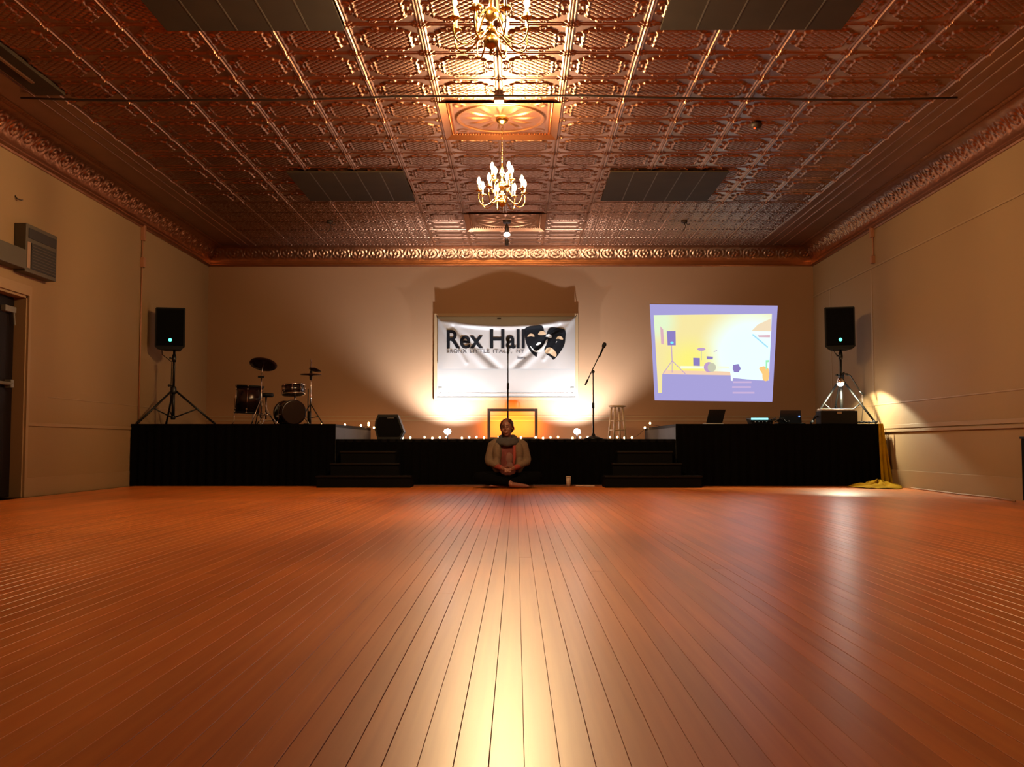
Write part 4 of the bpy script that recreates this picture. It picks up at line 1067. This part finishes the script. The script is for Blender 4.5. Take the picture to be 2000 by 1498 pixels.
# ---------------------------------------------------------------- chandeliers and pendant
def bez(pts, n=12):
    out = []
    for i in range(n+1):
        t = i/n; a = [Vector(p) for p in pts]
        while len(a) > 1: a = [a[k].lerp(a[k+1], t) for k in range(len(a)-1)]
        out.append(a[0])
    return out
def chandelier(lab, x, y, unlit, S=1.0, phase=0.):
    zb = 2.78
    t = thing('chandelier', lab, 'chandelier', (x, y, zb)); t['group'] = 'brass candle chandeliers'
    H = ZC-zb
    obj('canopy', LA([(0,H-.055),(.02,H-.05),(.05,H-.03),(.062,H-.012),(.062,H+.008),(0,H+.008)], 24), M_brass, t, True)
    bm = bmesh.new(); zz = H-.05; k = 0
    while zz > .47*S:
        M_ = Matrix.Translation((0,0,zz)) @ Matrix.Rotation(PI/2*(k%2), 4, 'Z')
        pts = [M_ @ Vector((.008*math.cos(a_), 0, .016*math.sin(a_))) for a_ in [q*2*PI/8 for q in range(9)]]
        tube(bm, pts, .0022, 5, cap=False); zz -= .024; k += 1
    obj('chain', bm, M_brass, t, True)
    pf = [(0,0),(.006,.004),(.009,.018),(.005,.03),(.012,.036),(.034,.05),(.044,.075),(.036,.10),(.014,.115),(.012,.125),(.024,.135),(.030,.15),(.022,.165),(.010,.172),(.012,.20),(.032,.215),(.042,.24),(.034,.27),(.013,.285),(.010,.33),(.018,.35),(.022,.37),(.012,.39),(.008,.43),(.008,.46),(0,.465)]
    obj('column', LA([(r_*S, z_*S) for r_, z_ in pf], 24), M_brass, t, True)
    for tier, (n_, R_, z0, zp, off) in enumerate(((8, .225, .13, .17, 0.0), (4, .115, .25, .31, .4))):
        for k in range(n_):
            an = phase + off + k*2*PI/n_; c, s = math.cos(an), math.sin(an)
            def rp(r_, z_): return (r_*c*S, r_*s*S, z_*S)
            arm = obj('arm', T(bez([rp(.02,z0), rp(.09,z0+.03), rp(.10,z0-.13), rp(R_,z0-.16), rp(R_+.02,z0-.03), rp(R_,zp)], 14), .0052*S, 8), M_brass, t, True)
            obj('drip_pan', LA([(0,0),(.012,.0),(.034,.010),(.036,.014),(.012,.006),(0,.006)], 18, Matrix.Translation(rp(R_,zp)) @ Matrix.Scale(S,4)), M_brass, arm, True)
            obj('candle_sleeve', T([rp(R_,zp+.006), rp(R_,zp+.072)], .0085*S, 12), M_candle, arm, True)
            lit = (tier, k) not in unlit
            obj('bulb', LA([(0,0),(.009,.004),(.017,.020),(.018,.032),(.012,.052),(.005,.068),(0,.073)], 10, Matrix.Translation(rp(R_,zp+.072)) @ Matrix.Scale(S,4)), M_bulb if lit else M_bulboff, arm, True)
    return t
chandelier('lit brass candle chandelier hanging under the medallion, fully in view', -.135, 9.75, set(), 1.0, .22)
chandelier('brass candle chandelier cut off by the top of the picture', -.145, 5.80, {(0,3),(0,2),(0,4),(1,2),(0,6),(1,3)}, 1.0, PI/8)
pY = 14.28
pp0 = P(990, 458, pY)
pd = thing('pendant_spot', 'small hanging spot lamp with white bulb beyond the lit chandelier', 'lamp', (pp0.x, pY, pp0.z))
Ht = ZC+.01-pp0.z
obj('mount', LA([(0,Ht-.05),(.05,Ht-.045),(.06,Ht-.02),(.06,Ht),(0,Ht)], 16), M_cable, pd, True)
obj('socket', LA([(0,.03),(.032,.03),(.030,.10),(.018,.13),(.008,Ht-.04),(0,Ht-.04)], 16), M_cable, pd, True)
bm = bmesh.new(); ball(bm, (0,0,.0), .045, 16, 10, sc=(1,1,.7)); obj('bulb', bm, mat('pendant_glass', (1,1,1), emis=(1,.85,.75), estr=14.), pd, True)
obj('lower_cap', LA([(0,-.16),(.025,-.155),(.03,-.10),(.022,-.07),(.010,-.03),(0,-.03)], 14), M_cable, pd, True)

# ---------------------------------------------------------------- cup and paper
p = P(1110, 949, 12.95)
cu_ = thing('paper_cup', 'tall white cup standing on the floor before the stage', 'cup', (p.x, 12.93, 0))
zt = .128
obj('cup_body', LA([(0,0),(.026,0),(.032,zt-.01),(.030,zt-.01),(.0,zt-.012)], 20), mat('cup_white', (.42,.33,.27), .6), cu_, True)
obj('lid', LA([(0,zt+.006),(.028,zt+.006),(.034,zt-.004),(.034,zt-.012),(0,zt-.012)], 20), mat('cup_white', (.42,.33,.27), .6), cu_, True)
bm = bmesh.new(); xx = P(1143, 951, 12.9).x
tube(bm, [(xx-.12, 12.86, .012), (xx-.05, 12.82, .014), (xx+.02, 12.85, .012), (xx+.11, 12.8, .012)], [.008,.012,.012,.006], 6)
tag(obj('crumpled_napkin', bm, mat('napkin_white', (.5,.36,.28), .8)), 'small crumpled white napkin on the floor beside the cup', 'napkin')

# ---------------------------------------------------------------- seated woman
def cap(bm, a, b, ra, rb, seg=14):
    a, b = Vector(a), Vector(b); n_ = 6; d = (b-a); L_ = d.length
    if L_ < 1e-6: ball(bm, a, ra); return
    q = d.to_track_quat('Z', 'Y').to_matrix().to_4x4()
    prof = []
    for k in range(n_+1):
        t = -PI/2 + PI/2*k/n_; prof.append((ra*math.cos(t), ra*math.sin(t)))
    for k in range(1, n_+1):
        t = PI/2*k/n_; prof.append((rb*math.cos(t), L_+rb*math.sin(t)))
    prof[n_] = (ra, 0); prof.insert(n_+1, (rb, L_))
    prof[0] = (0, -ra); prof[-1] = (0, L_+rb)
    lathe(bm, prof, seg, Matrix.Translation(a) @ q)
def chain(bm, pts, rs):
    for i in range(len(pts)-1): cap(bm, pts[i], pts[i+1], rs[i], rs[i+1])
def ellip(bm, c, r3, rot=None):
    M_ = Matrix.Translation(c) @ (rot or Matrix()) @ Matrix.Diagonal((*r3, 1))
    bmesh.ops.create_uvsphere(bm, u_segments=20, v_segments=14, radius=1, matrix=M_)
def fuse(name, bm, m, parent, voxel=.006, sm=4):
    me = bpy.data.meshes.new(name); bmesh.ops.recalc_face_normals(bm, faces=bm.faces); bm.to_mesh(me); bm.free()
    o = bpy.data.objects.new(name, me); C.objects.link(o)
    r = o.modifiers.new('r', 'REMESH'); r.mode = 'VOXEL'; r.voxel_size = voxel; r.use_smooth_shade = True
    s = o.modifiers.new('s', 'SMOOTH'); s.factor = .5; s.iterations = sm
    dg = bpy.context.evaluated_depsgraph_get(); dg.update()
    me2 = bpy.data.meshes.new_from_object(o.evaluated_get(dg)); bpy.data.objects.remove(o)
    me2.materials.clear(); me2.materials.append(m); me2.name = name
    me2.polygons.foreach_set('use_smooth', [True]*len(me2.polygons))
    return obj(name, None, None, parent, me=me2)
WY = 12.62; wx = P(992, 900, WY).x
wo = thing('person', 'person seated cross-legged on the floor in beige knit, grey scarf, hands in lap', 'person', (wx, WY, 0))
hr = Matrix.Translation((-.012, -.01, .735)) @ Matrix.Rotation(math.radians(-14), 4, 'Z') @ Matrix.Rotation(math.radians(-5), 4, 'Y')
def hp(x, y, z): return hr @ Vector((x, y, z))
hrr = hr.to_3x3().to_4x4()
bm = bmesh.new()
# torso
ellip(bm, (0,.05,.13), (.155,.11,.11)); cap(bm, (0,.05,.15), (0,.05,.38), .115, .115); ellip(bm, (0,.045,.42), (.155,.092,.13)); ellip(bm, (0,.05,.50), (.15,.07,.06))
cap(bm, (0,.04,.52), (-.008,.01,.66), .052, .046)
# head, jaw, nose, ears
ellip(bm, hp(0,.008,.022), (.072,.088,.088), hrr); ellip(bm, hp(0,-.028,-.045), (.052,.055,.058), hrr); ellip(bm, hp(0,-.055,-.090), (.024,.022,.018), hrr)
cap(bm, hp(0,-.079,.012), hp(0,-.092,-.020), .006, .0085); ellip(bm, hp(.010,-.084,-.024), (.007,.008,.006), hrr); ellip(bm, hp(-.010,-.084,-.024), (.007,.008,.006), hrr); ellip(bm, hp(.034,-.056,-.028), (.022,.020,.024), hrr); ellip(bm, hp(-.034,-.056,-.028), (.022,.020,.024), hrr); ellip(bm, hp(0,-.062,-.05), (.034,.024,.03), hrr)
ellip(bm, hp(0,-.083,-.058), (.022,.010,.006), hrr); ellip(bm, hp(0,-.081,-.068), (.018,.010,.006), hrr)
for s in (-1, 1): ellip(bm, hp(s*.074,.008,-.01), (.009,.016,.028), hrr)
# arms
for s in (-1, 1):
    chain(bm, [(s*.165,.045,.535), (s*.222,.02,.335), (s*.075,-.185,.245)], [.050,.038,.026])
    # hand: palm and five fingers, the two hands clasped in the lap
    w0 = Vector((s*.075,-.185,.245)); pc_ = Vector((s*.036,-.222,.228)); ellip(bm, pc_, (.036,.026,.022), Matrix.Rotation(s*.5, 4, 'Z')); cap(bm, w0, pc_, .025, .024)
    for k in range(4):
        b0 = Vector((s*.014, -.214-.011*k, .242-.014*k)); L1 = (.036, .040, .038, .030)[k]
        m0 = b0+Vector((-s*L1*.6, -.012, .004)); e0 = m0+Vector((-s*L1*.45, .010, -.012))
        chain(bm, [b0+Vector((s*.02,0,0)), b0, m0, e0], [.0098,.0092,.0084,.0070])
    chain(bm, [pc_+Vector((s*.012,-.004,.012)), pc_+Vector((-s*.010,-.016,.032)), pc_+Vector((-s*.030,-.022,.036))], [.011,.0095,.0080])
# legs
LEGS = [((-.095,.03,.105), (-.345,-.15,.125), (.02,-.300,.070), (.045,-.31,.052), (.235,-.30,.030)),
        ((.095,.03,.105), (.350,-.13,.130), (.02,-.215,.060), (-.03,-.22,.052), (-.200,-.235,.032))]
for h_, k_, a_, f0, f1 in LEGS:
    chain(bm, [h_, k_], [.088,.060]); chain(bm, [k_, tuple((Vector(k_)*.6+Vector(a_)*.4)), a_], [.058,.055,.036])
    ellip(bm, Vector(f0), (.034,.032,.032)); chain(bm, [f0, tuple(Vector(f0).lerp(Vector(f1), .7)), f1], [.030,.026,.018])
    d_ = (Vector(f1)-Vector(f0)).normalized()
    for k in range(5):
        b0 = Vector(f1)+Vector((0,(k-2)*.013-.0,.0)); cap(bm, b0-d_*.02, b0+d_*(.024-.003*k), .0085, .0070)
body = fuse('body', bm, M_skin, wo, .0048, 2)
# face details
for s in (-1, 1):
    bm = bmesh.new(); ellip(bm, hp(s*.027,-.0735,.008), (.0115,.007,.0052), hrr); e_ = obj('eye', bm, mat('eye_white', (.35,.25,.2), .3), wo, True)
    bm = bmesh.new(); ellip(bm, hp(s*.027,-.0790,.008), (.0050,.003,.0048), hrr); obj('iris', bm, mat('iris_dark', (.02,.01,.008), .2), e_, True)
    bm = bmesh.new(); chain(bm, [hp(s*.013,-.080,.024), hp(s*.028,-.079,.028), hp(s*.044,-.068,.022)], [.0022,.0026,.0016]); obj('eyebrow', bm, M_hair, wo, True)
bm = bmesh.new(); chain(bm, [hp(-.019,-.083,-.060), hp(0,-.090,-.062), hp(.019,-.083,-.060)], [.002,.0048,.002]); obj('lips', bm, mat('lip_red', (.36,.09,.07), .45), wo, True)
# hair: swept back into a low knot
bm = bmesh.new()
ellip(bm, hp(0,.026,.040), (.080,.086,.080), hrr); ellip(bm, hp(0,.06,-.01), (.070,.055,.07), hrr)
for s in (-1, 1): chain(bm, [hp(s*.045,-.045,.078), hp(s*.072,-.018,.035), hp(s*.074,.02,-.02)], [.014,.014,.018])
ellip(bm, hp(-.02,.11,-.02), (.036,.034,.036), hrr); chain(bm, [hp(-.055,.04,-.03), hp(-.07,.045,-.09), hp(-.075,.03,-.15)], [.03,.022,.012])
fuse('hair', bm, M_hair, wo, .006, 2)
# trousers
bm = bmesh.new(); ellip(bm, (0,.05,.125), (.172,.125,.115))
for h_, k_, a_, f0, f1 in LEGS:
    a2 = tuple(Vector(k_).lerp(Vector(a_), .93))
    chain(bm, [h_, k_], [.100,.074]); chain(bm, [k_, tuple((Vector(k_)*.6+Vector(a_)*.4)), a2], [.072,.068,.050])
fuse('trousers', bm, M_trouser, wo, .008, 3)
# shirt
bm = bmesh.new(); cap(bm, (0,.048,.2), (0,.046,.38), .128, .124); ellip(bm, (0,.040,.42), (.160,.105,.13)); ellip(bm, (0,.05,.50), (.16,.078,.06))
fuse('shirt', bm, M_shirt, wo, .008, 3)
bm = bmesh.new(); ellip(bm, (.015,-.062,.36), (.05,.022,.075)); ellip(bm, (.03,-.075,.27), (.055,.022,.035)); fuse('shirt_print', bm, mat('pale_print', (.2,.09,.075), .85, var=.3, scale=20), wo, .006, 2)
# cardigan: back, shoulders, sleeves, fronts
bm = bmesh.new()
ellip(bm, (0,.090,.40), (.178,.075,.17)); cap(bm, (0,.090,.2), (0,.085,.34), .135, .135)
for s in (-1, 1):
    chain(bm, [(s*.075,.055,.565), (s*.150,.048,.545), (s*.190,.042,.515), (s*.232,.018,.350), (s*.226,.0,.318), (s*.130,-.110,.270)], [.045,.058,.060,.056,.054,.042])
    ellip(bm, (s*.130,-.030,.43), (.058,.070,.125)); ellip(bm, (s*.140,-.035,.29), (.055,.085,.115))
fuse('cardigan', bm, M_card, wo, .008, 5)
bm = bmesh.new(); chain(bm, [(.078,-.045,.530), (.078,-.080,.44), (.080,-.088,.36), (.072,-.085,.29)], [.022,.022,.020,.016]); fuse('lapel', bm, M_coral, wo, .006, 2)
# forearm cuffs
for s in (-1, 1):
    bm = bmesh.new(); chain(bm, [(s*.142,-.10,.268), (s*.084,-.178,.247)], [.037,.031]); fuse('cuff', bm, M_coral, wo, .006, 2)
# scarf
bm = bmesh.new(); n_ = 22
for lay, (R_, z_, r_) in enumerate(((.085,.600,.034), (.105,.565,.036))):
    pts = [(R_*1.05*math.cos(2*PI*k/n_)-.005, .020+R_*.88*math.sin(2*PI*k/n_), z_+.020*math.sin(2*PI*k/n_)+.008*math.sin(6*PI*k/n_)) for k in range(n_)]
    for k in range(n_): cap(bm, pts[k], pts[(k+1)%n_], r_, r_, 10)
ellip(bm, (-.005,-.075,.545), (.07,.035,.045))
fuse('scarf', bm, M_scarf, wo, .007, 2)
